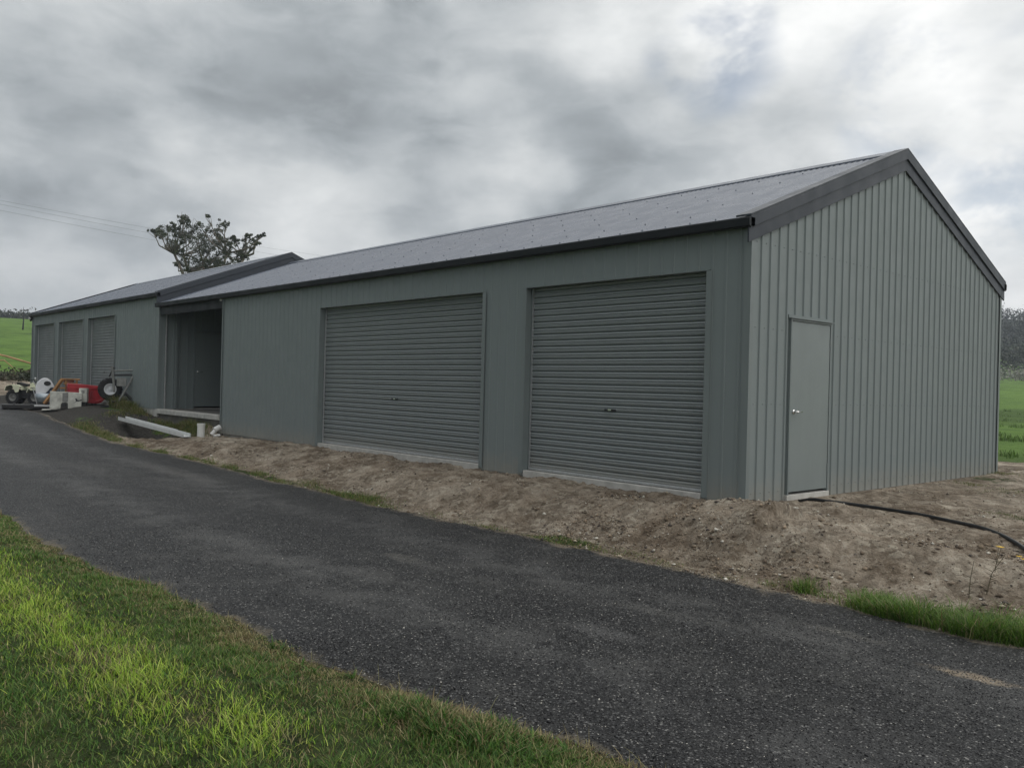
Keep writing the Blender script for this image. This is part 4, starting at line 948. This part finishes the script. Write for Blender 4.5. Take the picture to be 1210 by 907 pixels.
def quad_bike():
    x, y = at(167.25, 33.4); z = H(x, y)
    t = empty('quad_bike', (x, y, z), RZ - rad(14), 'cream and black quad bike with fat black tyres standing nearest the paddock', 'quad bike'); t.scale = (.80, .86, .92)
    for sx, hubm in ((-.42, m_grey), (.40, m_grey)):
        for sy in (-.30, .30): wheel('wheel', t, Vector((sx, sy, .27)), .27, .22)
    b = MB().box(-.35, .38, -.12, .12, .24, .52).box(-.5, -.2, -.1, .1, .3, .45).tube([(-.42, -.25, .27), (-.42, .25, .27)], .035).tube([(.40, -.25, .27), (.40, .25, .27)], .035).box(-.1, .18, -.17, .17, .26, .44)
    b.tube([(-.15, -.2, .25), (.15, -.2, .25)], .03).tube([(-.15, .2, .25), (.15, .2, .25)], .03); b.build('body_frame', m_dark, t, bevel=.01)
    def guard(cx, w_, name, lo, hi):
        """sheet arched over a pair of wheels with a dropped side flap"""
        pts = [(-w_, lo), (-w_ * .82, hi - .05), (-w_ * .4, hi), (w_ * .4, hi), (w_ * .85, hi - .06), (w_, lo + .02)]
        th = .018; out = [(cx + a, b_) for a, b_ in pts] + [(cx + a * .93, b_ - th * 1.4) for a, b_ in pts[::-1]]
        mb = MB().prism(out, -.42, .42)
        for s in (-1, 1):
            y0, y1 = sorted((s * .40, s * .425)); mb.prism([(cx - w_ * .15, hi - .01), (cx + w_ * .75, hi - .05), (cx + w_ * .6, hi - .26), (cx + w_ * .25, hi - .28)] if cx < 0 else [(cx - w_ * .8, hi - .06), (cx + w_ * .6, hi - .02), (cx + w_ * .5, hi - .12), (cx - w_ * .5, hi - .14)], y0, y1)
        return mb.build(name, m_cream, t, bevel=.006)
    guard(-.40, .34, 'rear_guard', .52, .72); guard(.42, .32, 'front_guard', .46, .66)
    MB().prism([(-.34, .70), (.0, .66), (.14, .70), (.16, .76), (.02, .75), (-.2, .80), (-.38, .80)], -.13, .13).build('seat', m_black, t, bevel=.02)
    MB().prism([(.14, .62), (.42, .62), (.40, .74), (.24, .82), (.14, .76)], -.13, .13).build('tank_cover', m_cream, t, bevel=.02)
    h = MB().tube([(.36, 0, .62), (.26, 0, .90)], .025).tube([(.18, -.36, .93), (.25, -.2, .90), (.27, 0, .89), (.25, .2, .90), (.18, .36, .93)], .013)
    hb = h.build('handlebar', m_dark, t)
    for s in (-1, 1): MB().tube([(.18, s * .26, .925), (.15, s * .40, .935)], .02).build('grip', m_black, hb)
    MB().lathe([(.001, .05), (.05, .04), (.065, 0), (.05, -.02), (.001, -.02)], 14, Matrix.Translation((.30, 0, .94)) @ Matrix.Rotation(rad(80), 4, 'Y')).build('headlight', m_galv, hb, smooth=True)
    for (a, b_, nm, z0) in ((-.70, -.30, 'rear_rack', .80), (.42, .72, 'front_rack', .76)):
        r = MB()
        for yy in (-.3, -.1, .1, .3): r.tube([(a, yy, z0), (b_, yy, z0)], .009, 6)
        for xx in (a, b_): r.tube([(xx, -.32, z0), (xx, .32, z0)], .010, 6)
        for yy in (-.2, .2): r.tube([((a + b_) / 2, yy, z0), ((a + b_) / 2, yy, z0 - .16)], .009, 6)
        r.build(nm, m_black, t)
quad_bike()

def low_tray():
    x, y = at(167.1, 30.9); z = H(x, y)
    t = empty('trailer_tray', (x, y, z), RZ + rad(2), 'low black flat tray with a pale front strip lying before the quad bike', 'tray')
    MB().box(-.74, .74, -.35, .35, .05, .17).build('deck', m_black, t, bevel=.01)
    MB().box(.12, .76, -.375, -.352, .12, .175).build('edge_strip', m_galv, t)
    for s in (-.5, .5): MB().box(s - .05, s + .05, -.3, .3, -.03, .05).build('skid', m_dark, t)
    for s in (-.42, .05, .45): MB().box(s - .03, s + .03, -.34, .34, .171, .19).build('cross_batten', m_dark, t)
low_tray()

def moulded_shell():
    x, y = at(166.35, 31.9); z = H(x, y)
    t = empty('plastic_fairing', (x, y, z), RZ, 'white rounded plastic fairing with a black oval hole and silver base beside the quad bike', 'fairing')
    pts = []
    prof = [(-.25, .33), (-.27, .55), (-.22, .74), (-.10, .86), (.03, .88), (.15, .82), (.25, .66), (.29, .56), (.16, .56), (.12, .48), (.05, .40), (-.02, .33)]
    MB().prism(prof, -.16, .14).build('shell', m_white, t, bevel=.035)
    MB().lathe([(.001, 0), (.082, 0), (.088, .012), (.07, .018), (.001, .010)], 20, Matrix.Translation((.07, -.165, .70)) @ Matrix.Rotation(rad(90), 4, 'X') @ Matrix.Diagonal((1.15, .85, 1, 1))).build('oval_opening', m_black, t)
    MB().box(.0, .34, -.14, .13, .36, .60).build('motor_cover', m_navy, t, bevel=.03)
    MB().prism([(.06, .60), (.16, .56), (.13, .535), (.07, .56)], -.165, -.15).build('chrome_tab', m_white, t)
    MB().lathe([(.001, .03), (.16, .04), (.25, .12), (.29, .24), (.28, .36), (.24, .38), (.001, .36)], 24).build('base_bowl', m_silver, t, smooth=True)
    for s in (-1, 1): MB().tube([(-.20, s * .1 - .1, .50), (-.30, s * .1 - .12, .70), (-.34, s * .1 - .12, .78)] if s > 0 else [(-.34, -.18, .55), (-.20, -.2, .0)], .016).build('strut', m_galv, t)
moulded_shell()

def timber_frame():
    x, y = at(165.5, 31.0); z = H(x, y)
    t = empty('timber_frame', (x, y, z), RZ, 'orange brown timber frame with a slanted leg leaning behind the white foam boxes', 'timber frame')
    for yy in (-.22, .22): MB().tube([(-.46, yy, .02), (.02, yy, .80)], .055, 4).build('slanted_leg', m_timber, t)
    for zz, xa, xb in ((.80, 0.0, .52), (.66, .05, .45), (.52, -.05, .4)): MB().box(xa, xb, -.24, .24, zz - .02, zz + .025).build('shelf_board', m_timber, t, bevel=.004)
    for xx in (.1, .40): MB().box(xx, xx + .06, -.2, .2, .1, .77).build('upright', m_timber, t, bevel=.004)
    MB().box(-.36, .1, -.235, -.19, .14, .21).build('rail', m_timber, t, bevel=.004)
    o = MB().lathe([(.001, .0), (.10, .01), (.13, .06), (.08, .11), (.001, .12)], 14, Matrix.Translation((.20, -.05, .69)) @ Matrix.Diagonal((1.3, .8, 1, 1))).build('cloth_bundle', m_cloth, None, smooth=True)
    o.matrix_world = Matrix.Translation((x, y, z)) @ Matrix.Rotation(RZ, 4, 'Z'); tag(o, 'crumpled faded pink cloth lying on the timber frame shelf', 'cloth')
timber_frame()

def foam_boxes():
    x, y = at(165.25, 29.6); z = H(x, y)
    t = empty('foam_box', (x, y, z), RZ + rad(3), 'large dirty white foam packing box with a dark notch, beside the red tank', 'box'); t.scale = (.93, .9, .86)
    out = [(-.46, 0), (-.16, 0), (-.15, .16), (-.10, .21), (.02, .21), (.05, .16), (.06, 0), (.30, 0), (.44, .0), (.45, .30), (.455, .56), (.0, .575), (-.46, .60)]
    MB().prism(out, -.2, .2).build('box_shell', m_foam, t, bevel=.012)
    MB().box(-.12, .01, -.196, -.05, .06, .20).build('dark_core', m_dark, t)
    MB().box(-.11, .05, -.212, -.198, .24, .56).build('tape_strip', m_grey, t)
    MB().prism([(.18, .17), (.36, .30), (.45, .33), (.45, .29), (.34, .26), (.30, .36), (.26, .36), (.28, .26)], -.207, -.2).build('torn_flap', m_dark, t)
    x, y = at(164.33, 29.7); z = H(x, y)
    o = empty('foam_box', (x, y, z + .05), RZ - rad(12), 'small upright white foam piece between the large foam box and the red tank', 'box')
    MB().box(-.11, .12, -.12, .12, .06, .48).build('box_shell', m_foam, o, bevel=.015); MB().box(-.04, .05, -.129, -.121, .33, .42).build('dark_hole', m_grey, o); MB().box(-.10, .10, -.1, .1, -.05, .058).build('block_under', m_dark, o)
    x, y = at(165.9, 29.9); z = H(x, y); o = MB().box(-.30, .22, -.3, .25, .015, .035).build('foam_sheet', m_foam, None, bevel=.004); o.location = (x, y, z); o.rotation_euler = (0, rad(-2), RZ)
    tag(o, 'flat white foam sheet on the gravel before the timber frame', 'sheet')
foam_boxes()

def red_tank():
    x, y = at(164.25, 30.2); z = H(x, y)
    t = empty('red_tank', (x, y, z), RZ + rad(5), 'dull red steel tank with a rounded end lying behind the white foam boxes', 'tank')
    out = [(-.52, .56), (-.50, .40), (-.3, .08), (.30, .04)] + [(.30 + .28 * math.cos(a), .32 + .28 * math.sin(a)) for a in np.linspace(-1.4, 1.5, 12)] + [(-.1, .64), (-.5, .66)]
    MB().prism(out, -.24, .24).build('tank_shell', m_red, t, bevel=.03)
    MB().box(-.5, .28, -.262, -.242, .50, .535).build('side_rib', m_red, t, bevel=.006)
    MB().lathe([(.001, 0), (.17, 0), (.19, .012), (.19, .03)], 20, Matrix.Translation((.31, -.238, .31)) @ Matrix.Rotation(rad(90), 4, 'X')).build('end_disc', m_red, t)
    for s in (-.3, .25): MB().box(s - .04, s + .04, -.22, .22, -.03, .06).build('foot', m_dark, t)
red_tank()

def spare_wheel_and_frame():
    x, y = at(162.95, 28.4); z = H(x, y)
    t = empty('trailer_axle', (x, y, z), RZ, 'black tyred wheel with a white hub on a stub axle beside the red tank', 'wheel')
    wheel('wheel', t, Vector((.02, 0, .56)), .33, .20, 'y', m_white)
    MB().box(-.22, .28, .05, .14, .0, .08).box(.0, .06, .05, .12, .08, .56).build('axle_stand', m_dark, t)
    x, y = at(162.15, 27.9); z = H(x, y)
    t = empty('metal_frame', (x, y, z + .08), RZ - rad(10), 'grey welded A shaped metal frame leaning against the wall by the weeds', 'frame')
    MB().tube([(-.34, .0, 1.16), (-.28, -.02, .70), (-.26, -.05, .40)], .035, 8).build('post', m_grey, t)
    MB().tube([(.34, .05, 1.14), (.16, .0, .70), (-.18, -.12, .02)], .030, 8).build('post', m_grey, t)
    MB().tube([(-.42, .1, .85), (-.30, .05, 1.12)], .02, 6).build('brace', m_dark, t)
    MB().tube([(-.34, .02, 1.02), (.31, .05, 1.06)], .022, 8).build('crossbar', m_grey, t)
    MB().tube([(-.30, .02, .90), (.24, .04, .92)], .030, 8).build('crossbar', m_dark, t)
    MB().box(-.20, .06, -.04, .02, .58, .82).build('winch_plate', m_grey, t, bevel=.006)
    MB().tube([(.38, .07, 1.16), (.44, .07, 1.10), (.42, .07, .98), (.46, .09, .1)], .035, 8).build('jockey_leg', m_dark, t)
    MB().tube([(-.1, -.05, .3), (.06, -.03, .36), (.2, -.02, .2)], .04, 8).tube([(-.3, -.1, .12), (.1, -.06, .2)], .03).build('coupling', m_dark, t)
spare_wheel_and_frame()

def log_pile():
    d = 50.5
    t = None; x, y = at(168.1, d); z = H(x, y)
    m_log = plain('bare_log', (.42, .25, .13), .85, var=.3, vs=2)
    t = empty('fallen_branch', (x, y, z), RZ + rad(3), 'pale orange brown fallen log lying across the dark brush behind the quad bike', 'log')
    MB().tube([(-1.1, 0, 1.15), (-.2, .1, .95), (.9, 0, .62), (1.5, 0, .35)], [.03, .045, .045, .03], 8).build('log', m_log, t)
    MB().tube([(-.9, .1, .2), (-.75, .1, .8), (-.6, .1, 1.3)], [.035, .03, .02], 7).tube([(-.7, .1, .7), (-.3, 0, .75), (.1, 0, .4)], [.03, .03, .02], 7).tube([(-1.9, .2, .5), (-1.2, .1, .65), (-.7, .1, .6)], [.02, .035, .03], 7).build('branch', m_log, t)
    az = 167.55; d = 118; x, y = at(az, d); z = H(x, y); t = empty('dead_tree', (x, y, z), 0, 'thin dark dead tree standing alone on the green hillside', 'tree'); t.scale = (.55, .55, .75)
    MB().tube([(0, 0, -.2), (.1, .1, 1.6), (0, .1, 2.6), (.1, 0, 3.6)], [.20, .12, .08, .03], 7).build('trunk', m_dark, t)
    MB().tube([(.1, .1, 1.5), (.3, .5, 2.2)], [.06, .02], 5).tube([(0, .1, 2.3), (-.1, -.4, 3.0)], [.05, .02], 5).build('branch', m_bark, t)
log_pile()

# ------------------------------------------------------------------ pipes and gutter lengths by the ditch, hose at the gable end
def gutter_length():
    A = Vector((-18.15, -1.12, .0)); B = Vector((-14.1, -.98, 0)); A.z = H(A.x, A.y) + .035; B.z = H(B.x, B.y) + .03
    A.z = max(A.z, .12); o = empty('gutter_length', A, 0, 'long white steel gutter section lying across the dark ditch', 'gutter section')
    D = B - A; Lg = D.length; q = D.to_track_quat('X', 'Z'); o.rotation_euler = q.to_euler()
    sec = [(-.10, .09), (-.10, .0), (-.02, -.008), (.10, -.004), (.105, .085), (.09, .10), (.085, .085), (.09, .015), (-.09, .012), (-.094, .09)]
    def run(x0, x1, s=1.): return MB().add([(x, a * s, b_ * s) for x in (x0, x1) for a, b_ in sec], [(i, (i + 1) % 10, 10 + (i + 1) % 10, 10 + i) for i in range(10)])
    run(0, Lg - .75).build('channel', m_ggut, o)
    run(Lg - .95, Lg, .9).build('inner_channel', m_ggut, o)
    for yy in (-.05, .05): MB().box(.02, Lg - .76, yy - .012, yy + .012, .012, .020).build('rib', m_ggut, o)
gutter_length()
def pvc(x, y, h, r, label, tilt=(0, 0)):
    z = H(x, y); o = MB().lathe([(r * .9, 0), (r, 0), (r, h * .82), (r * 1.08, h * .83), (r * 1.08, h), (r * .93, h), (r * .9, h * .5), (r * .9, 0)], 24).build('pvc_pipe', m_pvc, None, smooth=False)
    o.location = (x, y, z - .01); o.rotation_euler = (tilt[0], tilt[1], 0); tag(o, label, 'pipe', 'white pipe offcuts near the breezeway')
pvc(-14.14, -.64, .33, .085, 'short white pipe stub standing upright beside the gutter section end')
def offcut():
    x, y = -14.35, -.30; z = H(x, y); o = MB().tube([(0, 0, .02), (-.10, .02, .13)], .05, 14).tube([(-.06, .02, .13), (-.2, .05, .20)], .065, 14).build('pipe_elbow', m_pvc, None); o.location = (x, y, z + .02); o.rotation_euler = (0, 0, rad(-75))
    tag(o, 'white pipe elbow offcut lying against the shed wall corner', 'pipe', 'white pipe offcuts near the breezeway')
    x, y = -13.95, -.42; z = H(x, y); o = MB().tube([(0, 0, .02), (.0, .15, .03)], .03, 12).build('pipe_scrap', m_pvc, None); o.location = (x, y, z + .01); tag(o, 'tiny white pipe scrap on the soil in front of the elbow offcut', 'pipe', 'white pipe offcuts near the breezeway')
offcut()
def hose():
    pts = [(-.25, 1.05), (.10, 1.02), (.44, 1.04), (.75, 1.13), (1.05, 1.13), (1.3, 1.04), (1.6, .93), (1.85, .82), (2.15, .67), (2.38, .53), (2.66, .27), (2.93, -.02), (3.25, -.5), (3.7, -1.0), (4.6, -1.5)][1:]
    P = []
    for i in range(len(pts) - 1):
        for k in range(5):
            t = k / 5; P.append((pts[i][0] * (1 - t) + pts[i + 1][0] * t, pts[i][1] * (1 - t) + pts[i + 1][1] * t))
    # ends sink into the soil, a smooth run lies over the bumps
    x = np.array([p[0] for p in P]); y = np.array([p[1] for p in P])
    for _ in range(6): x[1:-1] = (x[:-2] + 2 * x[1:-1] + x[2:]) / 4; y[1:-1] = (y[:-2] + 2 * y[1:-1] + y[2:]) / 4
    z = height(x, y) + .022
    for _ in range(60): z[1:-1] = (z[:-2] + 2 * z[1:-1] + z[2:]) / 4
    z += max(0., float(np.quantile(height(x, y) + .012 - z, .8)))
    z[0] -= .05; z[1] -= .03; z[2] -= .01
    o = MB().tube(list(zip(x, y, z)), .020, 12).build('poly_pipe', m_hose, None, smooth=True); tag(o, 'black poly water pipe curving over the bare soil from the gable end door', 'hose')
hose()
m_stem = plain('green_stem', (.10, .085, .05), .7); m_yel = plain('yellow_petals', (.75, .48, .03), .6)
def weed(x, y, h, lean, heads, label):
    z = H(x, y); o = empty('flowering_weed', (x, y, z), 0, label, 'weed', 'flowering weeds on the soil bank')
    top = Vector((lean, lean * .3, h)); s = MB().tube([(0, 0, -.02), (lean * .3, 0, h * .5), top], [.004, .003, .002], 5)
    hp = []
    for k in range(heads):
        q = top + Vector((rng.uniform(-.07, .07), rng.uniform(-.05, .05), rng.uniform(-.02, .05))); s.tube([(lean * .5, 0, h * (.55 + .1 * k)), q], [.0025, .0015], 4); hp.append(q)
    for k in range(7):
        a = rng.uniform(0, 6.28); zz = h * rng.uniform(.1, .7); c = Vector((lean * zz / h * .7, 0, zz)); e = c + Vector((math.cos(a) * .06, math.sin(a) * .06, .03)); s.tube([c, e], [.003, .0008], 4)
    s.build('stem', m_stem, o)
    for q in hp:
        f = MB()
        for k in range(9):
            a = k * 6.283 / 9; f.add([q, q + Vector((math.cos(a) * .02, math.sin(a) * .02, .006)), q + Vector((math.cos(a + .35) * .024, math.sin(a + .35) * .024, .008)), q + Vector((math.cos(a + .6) * .018, math.sin(a + .6) * .018, .006))], [(0, 1, 2, 3)])
        f.build('flower', m_yel, o, fix=False)
weed(3.08, -1.32, .33, .12, 2, 'thin weed with yellow flowers leaning out of the soil above the grass clump')
weed(3.34, -1.25, .30, .02, 2, 'upright weed with a yellow flower close to the road side grass')
weed(2.98, -1.4, .30, .03, 0, 'thin dry weed stem without a flower on the soil bank')

# ------------------------------------------------------------------ damp air: far hills fade a little
def haze():
    o = MB().box(-640, 640, -640, 640, -3, 75).build('haze', None, None); m = bpy.data.materials.new('haze_air'); m.use_nodes = True; nt = m.node_tree
    nt.nodes.remove(nt.nodes['Principled BSDF']); v = nt.nodes.new('ShaderNodeVolumePrincipled'); v.inputs['Color'].default_value = (.80, .87, 1.0, 1); v.inputs['Density'].default_value = .00065; v.inputs['Anisotropy'].default_value = .2
    nt.links.new(v.outputs[0], nt.nodes['Material Output'].inputs['Volume']); o.data.materials.append(m); tag(o, kind='stuff')
haze()
